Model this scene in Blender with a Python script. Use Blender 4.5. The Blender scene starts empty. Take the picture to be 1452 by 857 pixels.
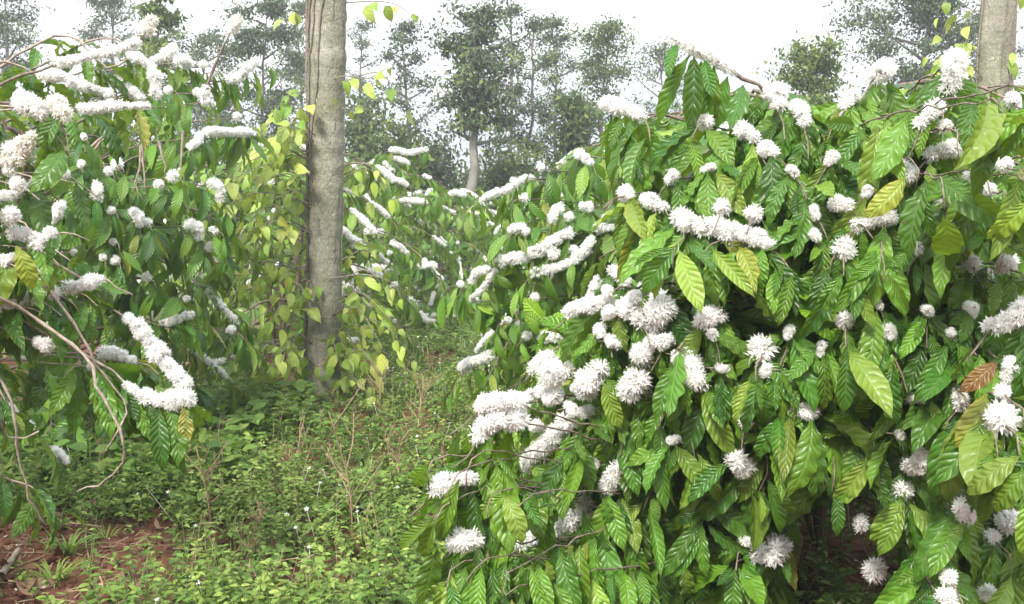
import bpy, math, random
import numpy as np
from math import pi, sin, cos, radians

# ------------------------------------------------------------------ scene, camera
S = bpy.context.scene
COL = S.collection
F, CX, CY = 1425.0, 726.0, 428.5          # focal length and centre in photo pixels
CAMZ, PITCH = 1.45, math.atan(118.5 / 1425.0)
RNG = np.random.default_rng(7)

cam_d = bpy.data.cameras.new('camera'); cam = bpy.data.objects.new('camera', cam_d); COL.objects.link(cam)
cam.location = (0, 0, CAMZ); cam.rotation_euler = (pi / 2 - PITCH, 0, 0)
cam_d.sensor_width = 36; cam_d.lens = 36 * F / 1452.0; cam_d.clip_end = 2000; cam_d.clip_start = 0.05
S.camera = cam

def ray(px, py):
    x, y = (px - CX) / F, -(py - CY) / F
    return np.array([x, cos(PITCH) + y * sin(PITCH), -sin(PITCH) + y * cos(PITCH)])

def P(px, py, Y):
    d = ray(px, py)
    return np.array([0, 0, CAMZ]) + d * (Y / d[1])

# ------------------------------------------------------------------ materials
def mat(name):
    m = bpy.data.materials.new(name); m.use_nodes = True
    nt = m.node_tree; nt.nodes.clear()
    return m, nt, nt.nodes, nt.links

def N(nt, typ, **kw):
    n = nt.nodes.new(typ)
    for k, v in kw.items():
        if k.startswith('i_'):
            n.inputs[k[2:].replace('_', ' ')].default_value = v
        else:
            setattr(n, k, v)
    return n

def math_(nt, op, a, b=None, c=None):
    n = nt.nodes.new('ShaderNodeMath'); n.operation = op
    for i, v in enumerate((a, b, c)):
        if v is None: continue
        if isinstance(v, (int, float)): n.inputs[i].default_value = v
        else: nt.links.new(v, n.inputs[i])
    return n.outputs[0]

def mix_(nt, fac, a, b, blend='MIX'):
    n = nt.nodes.new('ShaderNodeMix'); n.data_type = 'RGBA'; n.blend_type = blend
    for idx, v in ((0, fac), (6, a), (7, b)):
        if isinstance(v, (int, float)): n.inputs[idx].default_value = v
        elif isinstance(v, (tuple, list)): n.inputs[idx].default_value = (*v[:3], 1)
        else: nt.links.new(v, n.inputs[idx])
    return n.outputs[2]

def ramp_(nt, fac, stops):
    n = nt.nodes.new('ShaderNodeValToRGB'); cr = n.color_ramp
    while len(cr.elements) < len(stops): cr.elements.new(0.5)
    for e, (p, c) in zip(cr.elements, stops):
        e.position = p; e.color = (*c, 1) if len(c) == 3 else c
    nt.links.new(fac, n.inputs[0])
    return n.outputs[0]

def leaf_material(name, stops, under, veins=9.0, bump=0.004, rough=0.36, trans=0.3, transcol=None, vein_mix=0.35, spots=0.0, spec=0.5):
    """stops: ramp over the per-leaf tint (attribute r); attribute g = brightness wobble, b = yellowing."""
    m, nt, nd, lk = mat(name)
    out = nd.new('ShaderNodeOutputMaterial')
    at = N(nt, 'ShaderNodeAttribute', attribute_name='tint')
    sep = nd.new('ShaderNodeSeparateColor'); lk.new(at.outputs['Color'], sep.inputs[0])
    col = ramp_(nt, sep.outputs[0], stops)
    uv = nd.new('ShaderNodeUVMap'); uv.uv_map = 'UVMap'
    sx = nd.new('ShaderNodeSeparateXYZ'); lk.new(uv.outputs[0], sx.inputs[0])
    au = math_(nt, 'ABSOLUTE', math_(nt, 'MULTIPLY_ADD', sx.outputs[0], 2.0, -1.0))
    v = sx.outputs[1]
    # patchy colour within the leaf
    geo = nd.new('ShaderNodeNewGeometry')
    no = N(nt, 'ShaderNodeTexNoise'); no.inputs['Scale'].default_value = 22; no.inputs['Detail'].default_value = 3
    lk.new(geo.outputs['Position'], no.inputs['Vector'])
    br = math_(nt, 'MULTIPLY_ADD', no.outputs[0], 0.5, 0.72)
    br = math_(nt, 'MULTIPLY', br, math_(nt, 'MULTIPLY_ADD', sep.outputs[1], 0.6, 0.7))
    hsv = nd.new('ShaderNodeHueSaturation'); lk.new(col, hsv.inputs['Color']); lk.new(br, hsv.inputs['Value'])
    col = hsv.outputs[0]
    # yellowing, stronger to the margin
    yf = math_(nt, 'MULTIPLY', sep.outputs[2], math_(nt, 'MULTIPLY_ADD', au, 0.5, 0.5))
    yf = math_(nt, 'MINIMUM', yf, 1.0)
    col = mix_(nt, yf, col, (0.34, 0.30, 0.05))
    if spots:
        n2 = N(nt, 'ShaderNodeTexNoise'); n2.inputs['Scale'].default_value = 60
        lk.new(geo.outputs['Position'], n2.inputs['Vector'])
        sf = math_(nt, 'MULTIPLY', math_(nt, 'GREATER_THAN', n2.outputs[0], 0.68), spots)
        col = mix_(nt, sf, col, (0.10, 0.055, 0.02))
    # veins
    hgt = None
    if veins:
        ph = math_(nt, 'MULTIPLY_ADD', au, -1.5, math_(nt, 'MULTIPLY', v, veins))
        s = math_(nt, 'ABSOLUTE', math_(nt, 'SINE', math_(nt, 'MULTIPLY', ph, pi)))
        lat = math_(nt, 'SUBTRACT', 1.0, math_(nt, 'SMOOTH_MIN', math_(nt, 'MULTIPLY', s, 3.2), 1.0, 0.3))
        lat = math_(nt, 'MAXIMUM', lat, 0.0)
        mid = math_(nt, 'LESS_THAN', au, 0.055)
        vm = math_(nt, 'MAXIMUM', math_(nt, 'MULTIPLY', lat, 0.6), mid)
        col = mix_(nt, math_(nt, 'MULTIPLY', vm, vein_mix), col, (0.26, 0.36, 0.09))
        hgt = math_(nt, 'MULTIPLY', math_(nt, 'POWER', s, 1.0), math_(nt, 'MINIMUM', math_(nt, 'MULTIPLY', au, 5.0), 1.0))
    col = mix_(nt, math_(nt, 'MULTIPLY', geo.outputs['Backfacing'], 0.7), col, under)
    bs = nd.new('ShaderNodeBsdfPrincipled'); lk.new(col, bs.inputs['Base Color'])
    bs.inputs['Roughness'].default_value = rough
    bs.inputs['Specular IOR Level'].default_value = spec
    rg = math_(nt, 'MULTIPLY_ADD', geo.outputs['Backfacing'], 0.25, rough); lk.new(rg, bs.inputs['Roughness'])
    if hgt is not None and bump:
        b = nd.new('ShaderNodeBump'); b.inputs['Strength'].default_value = 1.0; b.inputs['Distance'].default_value = bump
        lk.new(hgt, b.inputs['Height']); lk.new(b.outputs[0], bs.inputs['Normal'])
    tr = nd.new('ShaderNodeBsdfTranslucent')
    tc = mix_(nt, 0.6, col, transcol or (0.22, 0.42, 0.02)); lk.new(tc, tr.inputs[0])
    mx = nd.new('ShaderNodeMixShader'); mx.inputs[0].default_value = trans
    lk.new(bs.outputs[0], mx.inputs[1]); lk.new(tr.outputs[0], mx.inputs[2]); lk.new(mx.outputs[0], out.inputs[0])
    return m

def simple_material(name, c1, c2, scale=20, rough=0.8, bump=0.0, detail=5, c3=None, stretch=None, trans=0.0):
    m, nt, nd, lk = mat(name)
    out = nd.new('ShaderNodeOutputMaterial'); bs = nd.new('ShaderNodeBsdfPrincipled')
    geo = nd.new('ShaderNodeNewGeometry'); vec = geo.outputs['Position']
    if stretch:
        mp = nd.new('ShaderNodeMapping'); mp.inputs['Scale'].default_value = stretch; lk.new(vec, mp.inputs[0]); vec = mp.outputs[0]
    no = N(nt, 'ShaderNodeTexNoise'); no.inputs['Scale'].default_value = scale; no.inputs['Detail'].default_value = detail
    lk.new(vec, no.inputs['Vector'])
    st = [(0.3, c1), (0.7, c2)] if c3 is None else [(0.25, c1), (0.5, c2), (0.72, c3)]
    col = ramp_(nt, no.outputs[0], st)
    lk.new(col, bs.inputs['Base Color']); bs.inputs['Roughness'].default_value = rough
    if bump:
        b = nd.new('ShaderNodeBump'); b.inputs['Distance'].default_value = bump; b.inputs['Strength'].default_value = 0.8
        lk.new(no.outputs[0], b.inputs['Height']); lk.new(b.outputs[0], bs.inputs['Normal'])
    if trans:
        tr = nd.new('ShaderNodeBsdfTranslucent'); lk.new(col, tr.inputs[0])
        mx = nd.new('ShaderNodeMixShader'); mx.inputs[0].default_value = trans
        lk.new(bs.outputs[0], mx.inputs[1]); lk.new(tr.outputs[0], mx.inputs[2]); lk.new(mx.outputs[0], out.inputs[0])
    else:
        lk.new(bs.outputs[0], out.inputs[0])
    return m

M = {}
M['coffee_leaf'] = leaf_material('coffee_leaf', [(0.0, (0.018, 0.078, 0.014)), (0.4, (0.052, 0.160, 0.016)), (0.72, (0.12, 0.26, 0.022)), (1.0, (0.23, 0.35, 0.05))],
                                 (0.18, 0.27, 0.06), spots=0.4, spec=0.45, rough=0.37, trans=0.32, transcol=(0.30, 0.46, 0.01), bump=0.0021, vein_mix=0.15, veins=10.0)
M['young_leaf'] = leaf_material('young_leaf', [(0.0, (0.11, 0.29, 0.015)), (1.0, (0.25, 0.42, 0.03))], (0.2, 0.34, 0.06), veins=8, rough=0.25, trans=0.35)
M['dead_leaf'] = leaf_material('dead_leaf', [(0.0, (0.11, 0.028, 0.016)), (1.0, (0.22, 0.10, 0.04))], (0.26, 0.15, 0.07), veins=9, trans=0.15,
                               transcol=(0.3, 0.1, 0.02))
M['pepper_leaf'] = leaf_material('pepper_leaf', [(0.0, (0.13, 0.28, 0.03)), (0.45, (0.28, 0.42, 0.06)), (1.0, (0.50, 0.55, 0.13))], (0.3, 0.38, 0.12),
                                 veins=4, bump=0.002, rough=0.42, trans=0.35, transcol=(0.34, 0.44, 0.05), vein_mix=0.25)
M['weed_leaf'] = leaf_material('weed_leaf', [(0.0, (0.050, 0.12, 0.030)), (0.5, (0.135, 0.245, 0.045)), (1.0, (0.28, 0.36, 0.09))], (0.17, 0.22, 0.09),
                               veins=0, rough=0.6, trans=0.3, spec=0.25)
M['litter'] = leaf_material('litter', [(0.0, (0.06, 0.028, 0.018)), (0.5, (0.15, 0.075, 0.045)), (1.0, (0.33, 0.20, 0.12))], (0.28, 0.19, 0.12),
                            veins=7, bump=0.002, rough=0.8, trans=0.1, transcol=(0.2, 0.1, 0.04), spec=0.2)
M['tree_leaf'] = leaf_material('tree_leaf', [(0.0, (0.036, 0.074, 0.024)), (0.5, (0.085, 0.145, 0.035)), (1.0, (0.22, 0.28, 0.06))], (0.09, 0.12, 0.05),
                               veins=0, rough=0.6, trans=0.3, transcol=(0.12, 0.2, 0.03), spec=0.3)
M['dusky_leaf'] = leaf_material('dusky_leaf', [(0.0, (0.044, 0.068, 0.042)), (0.6, (0.090, 0.15, 0.050)), (1.0, (0.21, 0.28, 0.065))], (0.1, 0.1, 0.09),
                                veins=0, rough=0.7, trans=0.2, transcol=(0.12, 0.13, 0.06), spec=0.3)
M['blossom'] = simple_material('blossom', (0.91, 0.90, 0.88), (0.96, 0.96, 0.945), scale=40, rough=0.6, trans=0.45)
M['cream_blossom'] = simple_material('cream_blossom', (0.85, 0.82, 0.73), (0.91, 0.90, 0.86), scale=40, rough=0.6, trans=0.25)
M['twig'] = simple_material('twig', (0.085, 0.062, 0.048), (0.24, 0.19, 0.15), scale=60, rough=0.85, bump=0.003)
M['pale_twig'] = simple_material('pale_twig', (0.20, 0.155, 0.125), (0.40, 0.33, 0.27), scale=60, rough=0.85, bump=0.003)
M['stem'] = simple_material('stem', (0.06, 0.04, 0.03), (0.20, 0.14, 0.10), scale=25, rough=0.9, bump=0.01, stretch=(1, 1, 0.35))
M['vine_stem'] = simple_material('vine_stem', (0.12, 0.10, 0.078), (0.27, 0.235, 0.185), scale=50, rough=0.85, bump=0.004)
M['green_stem'] = simple_material('green_stem', (0.10, 0.15, 0.03), (0.22, 0.25, 0.08), scale=40, rough=0.6)
M['dry'] = simple_material('dry', (0.22, 0.13, 0.075), (0.46, 0.33, 0.21), scale=40, rough=0.9)
M['far_bark'] = simple_material('far_bark', (0.09, 0.08, 0.075), (0.2, 0.18, 0.165), scale=6, rough=0.9)
M['pale_bark'] = simple_material('pale_bark', (0.12, 0.115, 0.095), (0.22, 0.21, 0.18), scale=5, rough=0.9)
M['steel'] = simple_material('steel', (0.33, 0.34, 0.35), (0.45, 0.46, 0.47), scale=3, rough=0.5)
M['stump'] = simple_material('stump', (0.17, 0.10, 0.055), (0.34, 0.22, 0.13), scale=30, rough=0.95, bump=0.02)

def bark_material():
    m, nt, nd, lk = mat('shade_tree_bark')
    out = nd.new('ShaderNodeOutputMaterial'); bs = nd.new('ShaderNodeBsdfPrincipled')
    tc = nd.new('ShaderNodeTexCoord')
    def noise(sc, scale, det=4, rough=0.6):
        mp = nd.new('ShaderNodeMapping'); mp.inputs['Scale'].default_value = sc; lk.new(tc.outputs['Object'], mp.inputs[0])
        n = N(nt, 'ShaderNodeTexNoise'); n.inputs['Scale'].default_value = scale; n.inputs['Detail'].default_value = det
        n.inputs['Roughness'].default_value = rough
        lk.new(mp.outputs[0], n.inputs['Vector']); return n.outputs[0]
    base = ramp_(nt, noise((1, 1, 0.5), 5, 6), [(0.3, (0.18, 0.175, 0.135)), (0.5, (0.29, 0.28, 0.215)), (0.7, (0.40, 0.39, 0.32))])
    green = ramp_(nt, noise((1, 1, 0.7), 3.1, 4), [(0.45, (0, 0, 0)), (0.68, (1, 1, 1))])
    col = mix_(nt, math_(nt, 'MULTIPLY', green, 0.55), base, (0.15, 0.165, 0.075))
    rings = noise((0.25, 0.25, 6.0), 3.0, 5)
    rg = ramp_(nt, rings, [(0.55, (0, 0, 0)), (0.64, (1, 1, 1))])
    col = mix_(nt, math_(nt, 'MULTIPLY', rg, 0.35), col, (0.36, 0.32, 0.25))
    lich = ramp_(nt, noise((1, 1, 1), 34, 3), [(0.64, (0, 0, 0)), (0.68, (1, 1, 1))])
    col = mix_(nt, math_(nt, 'MULTIPLY', lich, 0.7), col, (0.55, 0.55, 0.49))
    grain = ramp_(nt, noise((1, 1, 0.6), 95, 5, 0.7), [(0.42, (1, 1, 1)), (0.56, (0, 0, 0))])
    col = mix_(nt, math_(nt, 'MULTIPLY', grain, 0.5), col, (0.11, 0.10, 0.075))
    streak = ramp_(nt, noise((8, 8, 0.35), 3, 5), [(0.56, (0, 0, 0)), (0.7, (1, 1, 1))])
    col = mix_(nt, math_(nt, 'MULTIPLY', streak, 0.6), col, (0.09, 0.075, 0.055))
    lk.new(col, bs.inputs['Base Color']); bs.inputs['Roughness'].default_value = 0.9
    h = math_(nt, 'ADD', math_(nt, 'MULTIPLY', rings, 0.5), math_(nt, 'ADD', noise((1, 1, 0.6), 45, 4), math_(nt, 'MULTIPLY', streak, -0.4)))
    b = nd.new('ShaderNodeBump'); b.inputs['Distance'].default_value = 0.014; b.inputs['Strength'].default_value = 0.9
    lk.new(h, b.inputs['Height']); lk.new(b.outputs[0], bs.inputs['Normal'])
    lk.new(bs.outputs[0], out.inputs[0])
    return m
M['bark'] = bark_material()

def soil_material():
    m, nt, nd, lk = mat('red_soil')
    out = nd.new('ShaderNodeOutputMaterial'); bs = nd.new('ShaderNodeBsdfPrincipled')
    geo = nd.new('ShaderNodeNewGeometry')
    def noise(scale, det=6, rough=0.6):
        n = N(nt, 'ShaderNodeTexNoise'); n.inputs['Scale'].default_value = scale; n.inputs['Detail'].default_value = det
        n.inputs['Roughness'].default_value = rough
        lk.new(geo.outputs['Position'], n.inputs['Vector']); return n.outputs[0]
    a = ramp_(nt, noise(7), [(0.3, (0.07, 0.025, 0.012)), (0.5, (0.135, 0.046, 0.02)), (0.68, (0.22, 0.082, 0.038))])
    bits = ramp_(nt, noise(70, 3), [(0.62, (0, 0, 0)), (0.68, (1, 1, 1))])
    a = mix_(nt, math_(nt, 'MULTIPLY', bits, 0.45), a, (0.28, 0.17, 0.10))
    # far away the plantation floor is grown over
    sx = nd.new('ShaderNodeSeparateXYZ'); lk.new(geo.outputs['Position'], sx.inputs[0])
    far = math_(nt, 'MINIMUM', math_(nt, 'MAXIMUM', math_(nt, 'MULTIPLY_ADD', sx.outputs[1], 0.16, -1.75), 0.0), 1.0)
    gr = ramp_(nt, noise(1.2), [(0.35, (0.05, 0.09, 0.03)), (0.65, (0.11, 0.15, 0.05))])
    a = mix_(nt, far, a, gr)
    lk.new(a, bs.inputs['Base Color']); bs.inputs['Roughness'].default_value = 0.95
    b = nd.new('ShaderNodeBump'); b.inputs['Distance'].default_value = 0.03; b.inputs['Strength'].default_value = 0.9
    lk.new(noise(28, 8, 0.7), b.inputs['Height']); lk.new(b.outputs[0], bs.inputs['Normal'])
    lk.new(bs.outputs[0], out.inputs[0])
    return m
M['soil'] = soil_material()

# ------------------------------------------------------------------ mesh building
class MB:
    """Collects vertices, quads/triangles, uvs and tints and links them as ONE mesh object."""
    def __init__(self): self.v = []; self.f = []; self.uv = []; self.t = []; self.n = 0
    def add(self, v, f, uv=None, tint=(0.5, 0.5, 0.0)):
        v = np.asarray(v, float).reshape(-1, 3); f = np.asarray(f, int).reshape(-1, 4)
        self.v.append(v); self.f.append(f + self.n); self.n += len(v)
        self.uv.append(np.zeros((len(v), 2)) if uv is None else np.asarray(uv, float).reshape(-1, 2))
        t = np.asarray(tint, float)
        self.t.append(np.tile(t, (len(v), 1)) if t.ndim == 1 else t)
    def tube(self, pts, rad, sides=6, cap=True):
        pts = np.asarray(pts, float); n = len(pts)
        rad = np.broadcast_to(np.asarray(rad, float), (n,))
        tg = np.gradient(pts, axis=0); tg /= np.linalg.norm(tg, axis=1)[:, None] + 1e-9
        ref = np.array([0.0, 0, 1]) if abs(tg[0][2]) < 0.9 else np.array([1.0, 0, 0])
        a = np.cross(tg, ref); a /= np.linalg.norm(a, axis=1)[:, None] + 1e-9
        b = np.cross(tg, a)
        th = np.linspace(0, 2 * pi, sides, endpoint=False)
        ring = pts[:, None] + rad[:, None, None] * (np.cos(th)[None, :, None] * a[:, None] + np.sin(th)[None, :, None] * b[:, None])
        i, j = np.meshgrid(np.arange(n - 1), np.arange(sides), indexing='ij')
        k = (j + 1) % sides
        q = np.stack([i * sides + j, (i + 1) * sides + j, (i + 1) * sides + k, i * sides + k], -1).reshape(-1, 4)
        v = ring.reshape(-1, 3)
        if cap:
            v = np.vstack([v, pts[-1:] + tg[-1:] * rad[-1] * 0.6]); c = len(v) - 1; o = (n - 1) * sides
            q = np.vstack([q, [[o + s, c, c, o + (s + 1) % sides] for s in range(sides)]])
        self.add(v, q)
    def build(self, name, m, parent=None, base=(0, 0, 0), smooth=True):
        v = np.vstack(self.v) - np.asarray(base); f = np.vstack(self.f)
        uv = np.vstack(self.uv); t = np.vstack(self.t)
        tri = f[:, 1] == f[:, 2]
        tri2 = f[:, 2] == f[:, 3]
        lens = np.where(tri | tri2, 3, 4)
        keep = np.ones(f.shape, bool); keep[tri, 2] = False; keep[tri2 & ~tri, 3] = False
        loops = f[keep]
        me = bpy.data.meshes.new(name)
        me.vertices.add(len(v)); me.vertices.foreach_set('co', v.astype(np.float32).ravel())
        me.loops.add(len(loops)); me.loops.foreach_set('vertex_index', loops.astype(np.int32))
        me.polygons.add(len(f)); st = np.concatenate([[0], np.cumsum(lens)[:-1]])
        me.polygons.foreach_set('loop_start', st.astype(np.int32))
        ul = me.uv_layers.new(name='UVMap'); ul.data.foreach_set('uv', uv[loops].astype(np.float32).ravel())
        at = me.attributes.new('tint', 'FLOAT_COLOR', 'POINT')
        at.data.foreach_set('color', np.hstack([t, np.ones((len(t), 1))]).astype(np.float32).ravel())
        me.polygons.foreach_set('use_smooth', np.full(len(f), smooth, bool))
        me.update(calc_edges=True); me.validate()
        me.materials.append(m)
        o = bpy.data.objects.new(name, me); COL.objects.link(o)
        if parent is not None: o.parent = parent
        else: o.location = base
        return o

def tag(o, label=None, cat=None, group=None, kind=None):
    for k, v in (('label', label), ('category', cat), ('group', group), ('kind', kind)):
        if v: o[k] = v
    return o

def empty(name, loc):
    o = bpy.data.objects.new(name, None); COL.objects.link(o); o.location = loc; o.empty_display_size = 0.1
    return o

def smooth_path(pts, n):
    """Catmull-Rom through the points, n samples evenly spread along the length."""
    pts = np.asarray(pts, float)
    if len(pts) < 3:
        return pts[0] + np.linspace(0, 1, n)[:, None] * (pts[-1] - pts[0])
    p = np.vstack([2 * pts[0] - pts[1], pts, 2 * pts[-1] - pts[-2]])
    out = []
    for i in range(1, len(p) - 2):
        t = np.linspace(0, 1, 14, endpoint=False)[:, None]
        a, b, c, d = p[i - 1], p[i], p[i + 1], p[i + 2]
        out.append(0.5 * (2 * b + (c - a) * t + (2 * a - 5 * b + 4 * c - d) * t ** 2 + (3 * b - a - 3 * c + d) * t ** 3))
    q = np.vstack(out + [pts[-1:]])
    return resample(q, n)

def resample(q, n):
    s = np.concatenate([[0], np.cumsum(np.linalg.norm(np.diff(q, axis=0), axis=1))])
    x = np.linspace(0, s[-1], n)
    return np.stack([np.interp(x, s, q[:, k]) for k in range(3)], 1)

def length(q): return float(np.linalg.norm(np.diff(q, axis=0), axis=1).sum())

def unit(a):
    a = np.asarray(a, float); return a / (np.linalg.norm(a, axis=-1, keepdims=True) + 1e-9)

# ---- leaves
PROF = {
    'coffee': ([0, .05, .15, .3, .45, .6, .75, .87, .95, 1], [.012, .028, .088, .148, .172, .166, .132, .074, .024, .004]),
    'young': ([0, .06, .2, .4, .6, .8, .93, 1], [.02, .09, .2, .27, .27, .19, .08, .01]),
    'pepper': ([0, .04, .12, .28, .42, .58, .75, .88, 1], [.03, .15, .235, .28, .27, .215, .13, .05, .004]),
    'weed': ([0, .1, .25, .45, .65, .85, 1], [.02, .14, .26, .30, .23, .10, .01]),
    'blade': ([0, .2, .6, 1], [.025, .04, .03, .003]),
    'small': ([0, .3, .6, 1], [.03, .22, .22, .02]),
}
def leaf_template(kind, nu, nv, droop, fold, wave, rng, petiole=0.05):
    v = np.linspace(0, 1, nv + 1); u = np.linspace(-1, 1, nu + 1)
    hw = np.interp(v, *PROF[kind]) * (rng.uniform(0.74, 1.12) if kind == 'coffee' else rng.uniform(0.88, 1.1))
    th = -droop * v ** 1.15 * (1 + 0.0 * v)
    dv = 1.0 / nv
    yy = np.concatenate([[0], np.cumsum(np.cos(th[:-1]) * dv)]) + petiole
    zz = np.concatenate([[0], np.cumsum(np.sin(th[:-1]) * dv)])
    sway = 0.05 * rng.uniform(-1, 1) * np.sin(pi * v * 0.9) + rng.uniform(-0.08, 0.08) * v ** 2
    tw = rng.uniform(-0.5, 0.5) * v ** 1.3
    U, V = np.meshgrid(u, v)
    H = hw[:, None]
    au = np.abs(U)
    ph = np.where(U < 0, rng.uniform(0, 6.28), rng.uniform(0, 6.28))
    fr = rng.uniform(4.0, 6.0)
    f1 = np.where(U < 0, fold * rng.uniform(0.6, 1.4), fold * rng.uniform(0.6, 1.4))
    curl = rng.uniform(-0.25, 0.1)
    ang = f1 + tw[:, None] * np.sign(U)
    off = au * H * np.sin(ang) + curl * au ** 2 * H + wave * au ** 1.6 * np.sqrt(H * 0.18) * np.sin(2 * pi * fr * V + ph)
    lat = U * H * np.cos(ang) + sway[:, None]
    # offset along the local normal
    X = lat; Y = yy[:, None] - off * np.sin(th)[:, None]; Z = zz[:, None] + off * np.cos(th)[:, None]
    vs = np.stack([X, Y, Z], -1).reshape(-1, 3)
    i, j = np.meshgrid(np.arange(nv), np.arange(nu), indexing='ij')
    w = nu + 1
    q = np.stack([i * w + j, i * w + j + 1, (i + 1) * w + j + 1, (i + 1) * w + j], -1).reshape(-1, 4)
    uv = np.stack([(U + 1) / 2, V], -1).reshape(-1, 2)
    return vs, q, uv

_trng = np.random.default_rng(3)
def templates(kind, nu, nv, k, droop, fold, wave, petiole=0.05):
    return [leaf_template(kind, nu, nv, _trng.uniform(*droop), _trng.uniform(*fold), _trng.uniform(*wave), _trng, petiole) for _ in range(k)]
T = {
    'hi': templates('coffee', 4, 24, 18, (0.1, 1.5), (-0.35, 0.85), (0.09, 0.26)),
    'mid': templates('coffee', 2, 11, 12, (0.2, 1.4), (-0.2, 0.7), (0.06, 0.16)),
    'lo': templates('coffee', 2, 4, 8, (0.2, 1.1), (0.0, 0.5), (0.0, 0.05)),
    'young': templates('young', 4, 16, 10, (0.3, 1.9), (0.0, 0.8), (0.10, 0.24), 0.02),
    'pepper': templates('pepper', 4, 8, 10, (0.1, 0.9), (0.0, 0.45), (0.0, 0.08), 0.25),
    'pepper_lo': templates('pepper', 2, 4, 6, (0.1, 0.9), (0.0, 0.4), (0.0, 0.05), 0.2),
    'weed': templates('weed', 2, 4, 10, (0.1, 0.9), (0.0, 0.5), (0.0, 0.08), 0.15),
    'blade': templates('blade', 1, 5, 8, (0.4, 1.6), (0.0, 0.0), (0.0, 0.0), 0.0),
    'small': templates('small', 1, 2, 6, (0.0, 0.8), (0.0, 0.0), (0.0, 0.0), 0.1),
    'litter': templates('coffee', 2, 7, 10, (-1.4, 1.4), (0.1, 0.9), (0.1, 0.25), 0.03),
}

class Leaves:
    def __init__(self): self.b = []; self.d = []; self.n = []; self.s = []; self.t = []
    def add(self, base, d, n, size, tint):
        self.b.append(base); self.d.append(d); self.n.append(n); self.s.append(size); self.t.append(tint)
    def into(self, mb, lod, rng, keep=None):
        if not self.b: return
        b = np.array(self.b); d = unit(self.d); n = np.array(self.n); s = np.array(self.s); t = np.array(self.t)
        x = unit(np.cross(d, n)); z = np.cross(x, d)
        k = rng.integers(0, len(T[lod]), len(b))
        for i, (tv, tq, tuv) in enumerate(T[lod]):
            m = np.nonzero(k == i)[0]
            if not len(m): continue
            R = np.stack([x[m], d[m], z[m]], 1)             # rows are the leaf's axes
            v = b[m][:, None] + s[m][:, None, None] * np.einsum('vk,mkc->mvc', tv, R)
            nv = len(tv)
            q = (tq[None] + (np.arange(len(m)) * nv)[:, None, None]).reshape(-1, 4)
            mb.add(v.reshape(-1, 3), q, np.tile(tuv, (len(m), 1)), np.repeat(t[m], nv, 0))

# ---- blossoms: dense tufts of slender white petals round a stretch of branch
def blossom_run(mb, path, R, lod, rng, dens=1.0):
    """path: points of the stretch; R: radius of the tuft at each point."""
    path = np.asarray(path, float); R = np.broadcast_to(np.asarray(R, float), (len(path),))
    L = length(path) if len(path) > 1 else 0.0
    Rm = float(R.mean())
    nfl, npet, sz = {'hi': (98, 5, 0.95), 'mid': (72, 5, 1.0), 'lo': (26, 4, 1.5)}[lod]
    n = int(nfl * dens * (1 + L / (1.5 * Rm)))
    n = max(8, n)
    if len(path) > 1:
        s = np.linspace(0, 1, len(path)); tg0 = np.gradient(path, axis=0)
    a = rng.uniform(0, 1, n)
    nn = max(1, int(round(L / (1.25 * Rm))))
    if L > 0: a = np.clip((np.round(a * nn) + rng.normal(size=n) * 0.21) / nn, -0.02, 1.02)
    if len(path) > 1:
        c = np.stack([np.interp(a, s, path[:, k]) for k in range(3)], 1)
        tg = unit(np.stack([np.interp(a, s, tg0[:, k]) for k in range(3)], 1))
        r = np.interp(a, s, R)
    else:
        c = np.repeat(path, n, 0); tg = np.zeros((n, 3)); r = np.full(n, Rm)
    d = unit(rng.normal(size=(n, 3)))
    if len(path) > 1:
        along = (d * tg).sum(1, keepdims=True)
        endy = np.where((a < 0.12) | (a > 0.88), 1.0, 0.35)[:, None]
        d = unit(d - tg * along * (1 - endy))
    d[:, 2] += 0.12; d = unit(d)
    node = (1 + 0.16 * np.cos(2 * pi * a * nn)) * rng.choice([0.5, 0.8, 0.95, 1.05, 1.2], nn + 1)[np.clip(np.round(a * nn).astype(int), 0, nn)] if L > 0 else np.ones(n)
    r = r * rng.uniform(0.5, 1.12, n) * (np.clip(node, 0.4, 1.3) if L > 0 else 1.0)
    p = c + d * (r * 0.62)[:, None]                 # where the petals spread from
    ref = unit(rng.normal(size=(n, 3)))
    e1 = unit(np.cross(d, ref)); e2 = np.cross(d, e1)
    pl = Rm * 0.53 * sz ** 0.4 * rng.uniform(0.75, 1.25, n)     # petal length
    pw = pl * 0.15 * sz
    allv = []; 
    for k in range(npet):
        th = 2 * pi * k / npet + rng.uniform(-0.35, 0.35, n)
        o = np.cos(th)[:, None] * e1 + np.sin(th)[:, None] * e2
        w = -np.sin(th)[:, None] * e1 + np.cos(th)[:, None] * e2
        up = rng.uniform(0.3, 1.3, n)[:, None]
        ax = unit(o + d * up)
        mid = p + ax * (pl * 0.5)[:, None]; tip = p + ax * pl[:, None] * 1.0 + o * (pl * 0.12)[:, None]
        allv.append(np.stack([p, mid - w * pw[:, None], tip, mid + w * pw[:, None]], 1))
    # the tubes that carry them
    allv.append(np.stack([c + d * (r * 0.1)[:, None] - e1 * (pw * 0.6)[:, None], c + d * (r * 0.1)[:, None] + e1 * (pw * 0.6)[:, None],
                          p + e1 * (pw * 0.7)[:, None], p - e1 * (pw * 0.7)[:, None]], 1))
    v = np.concatenate(allv, 0).reshape(-1, 3)
    q = np.arange(len(v)).reshape(-1, 4)
    mb.add(v, q)

# ------------------------------------------------------------------ coffee bushes
def tint_for(rng, bright=0.0):
    r = np.clip(rng.beta(2.0, 2.3) + bright, 0, 1)
    y = rng.uniform(0.3, 0.9) if rng.random() < 0.04 else (rng.uniform(0, 0.10))
    return (r, rng.random(), y)

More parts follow.
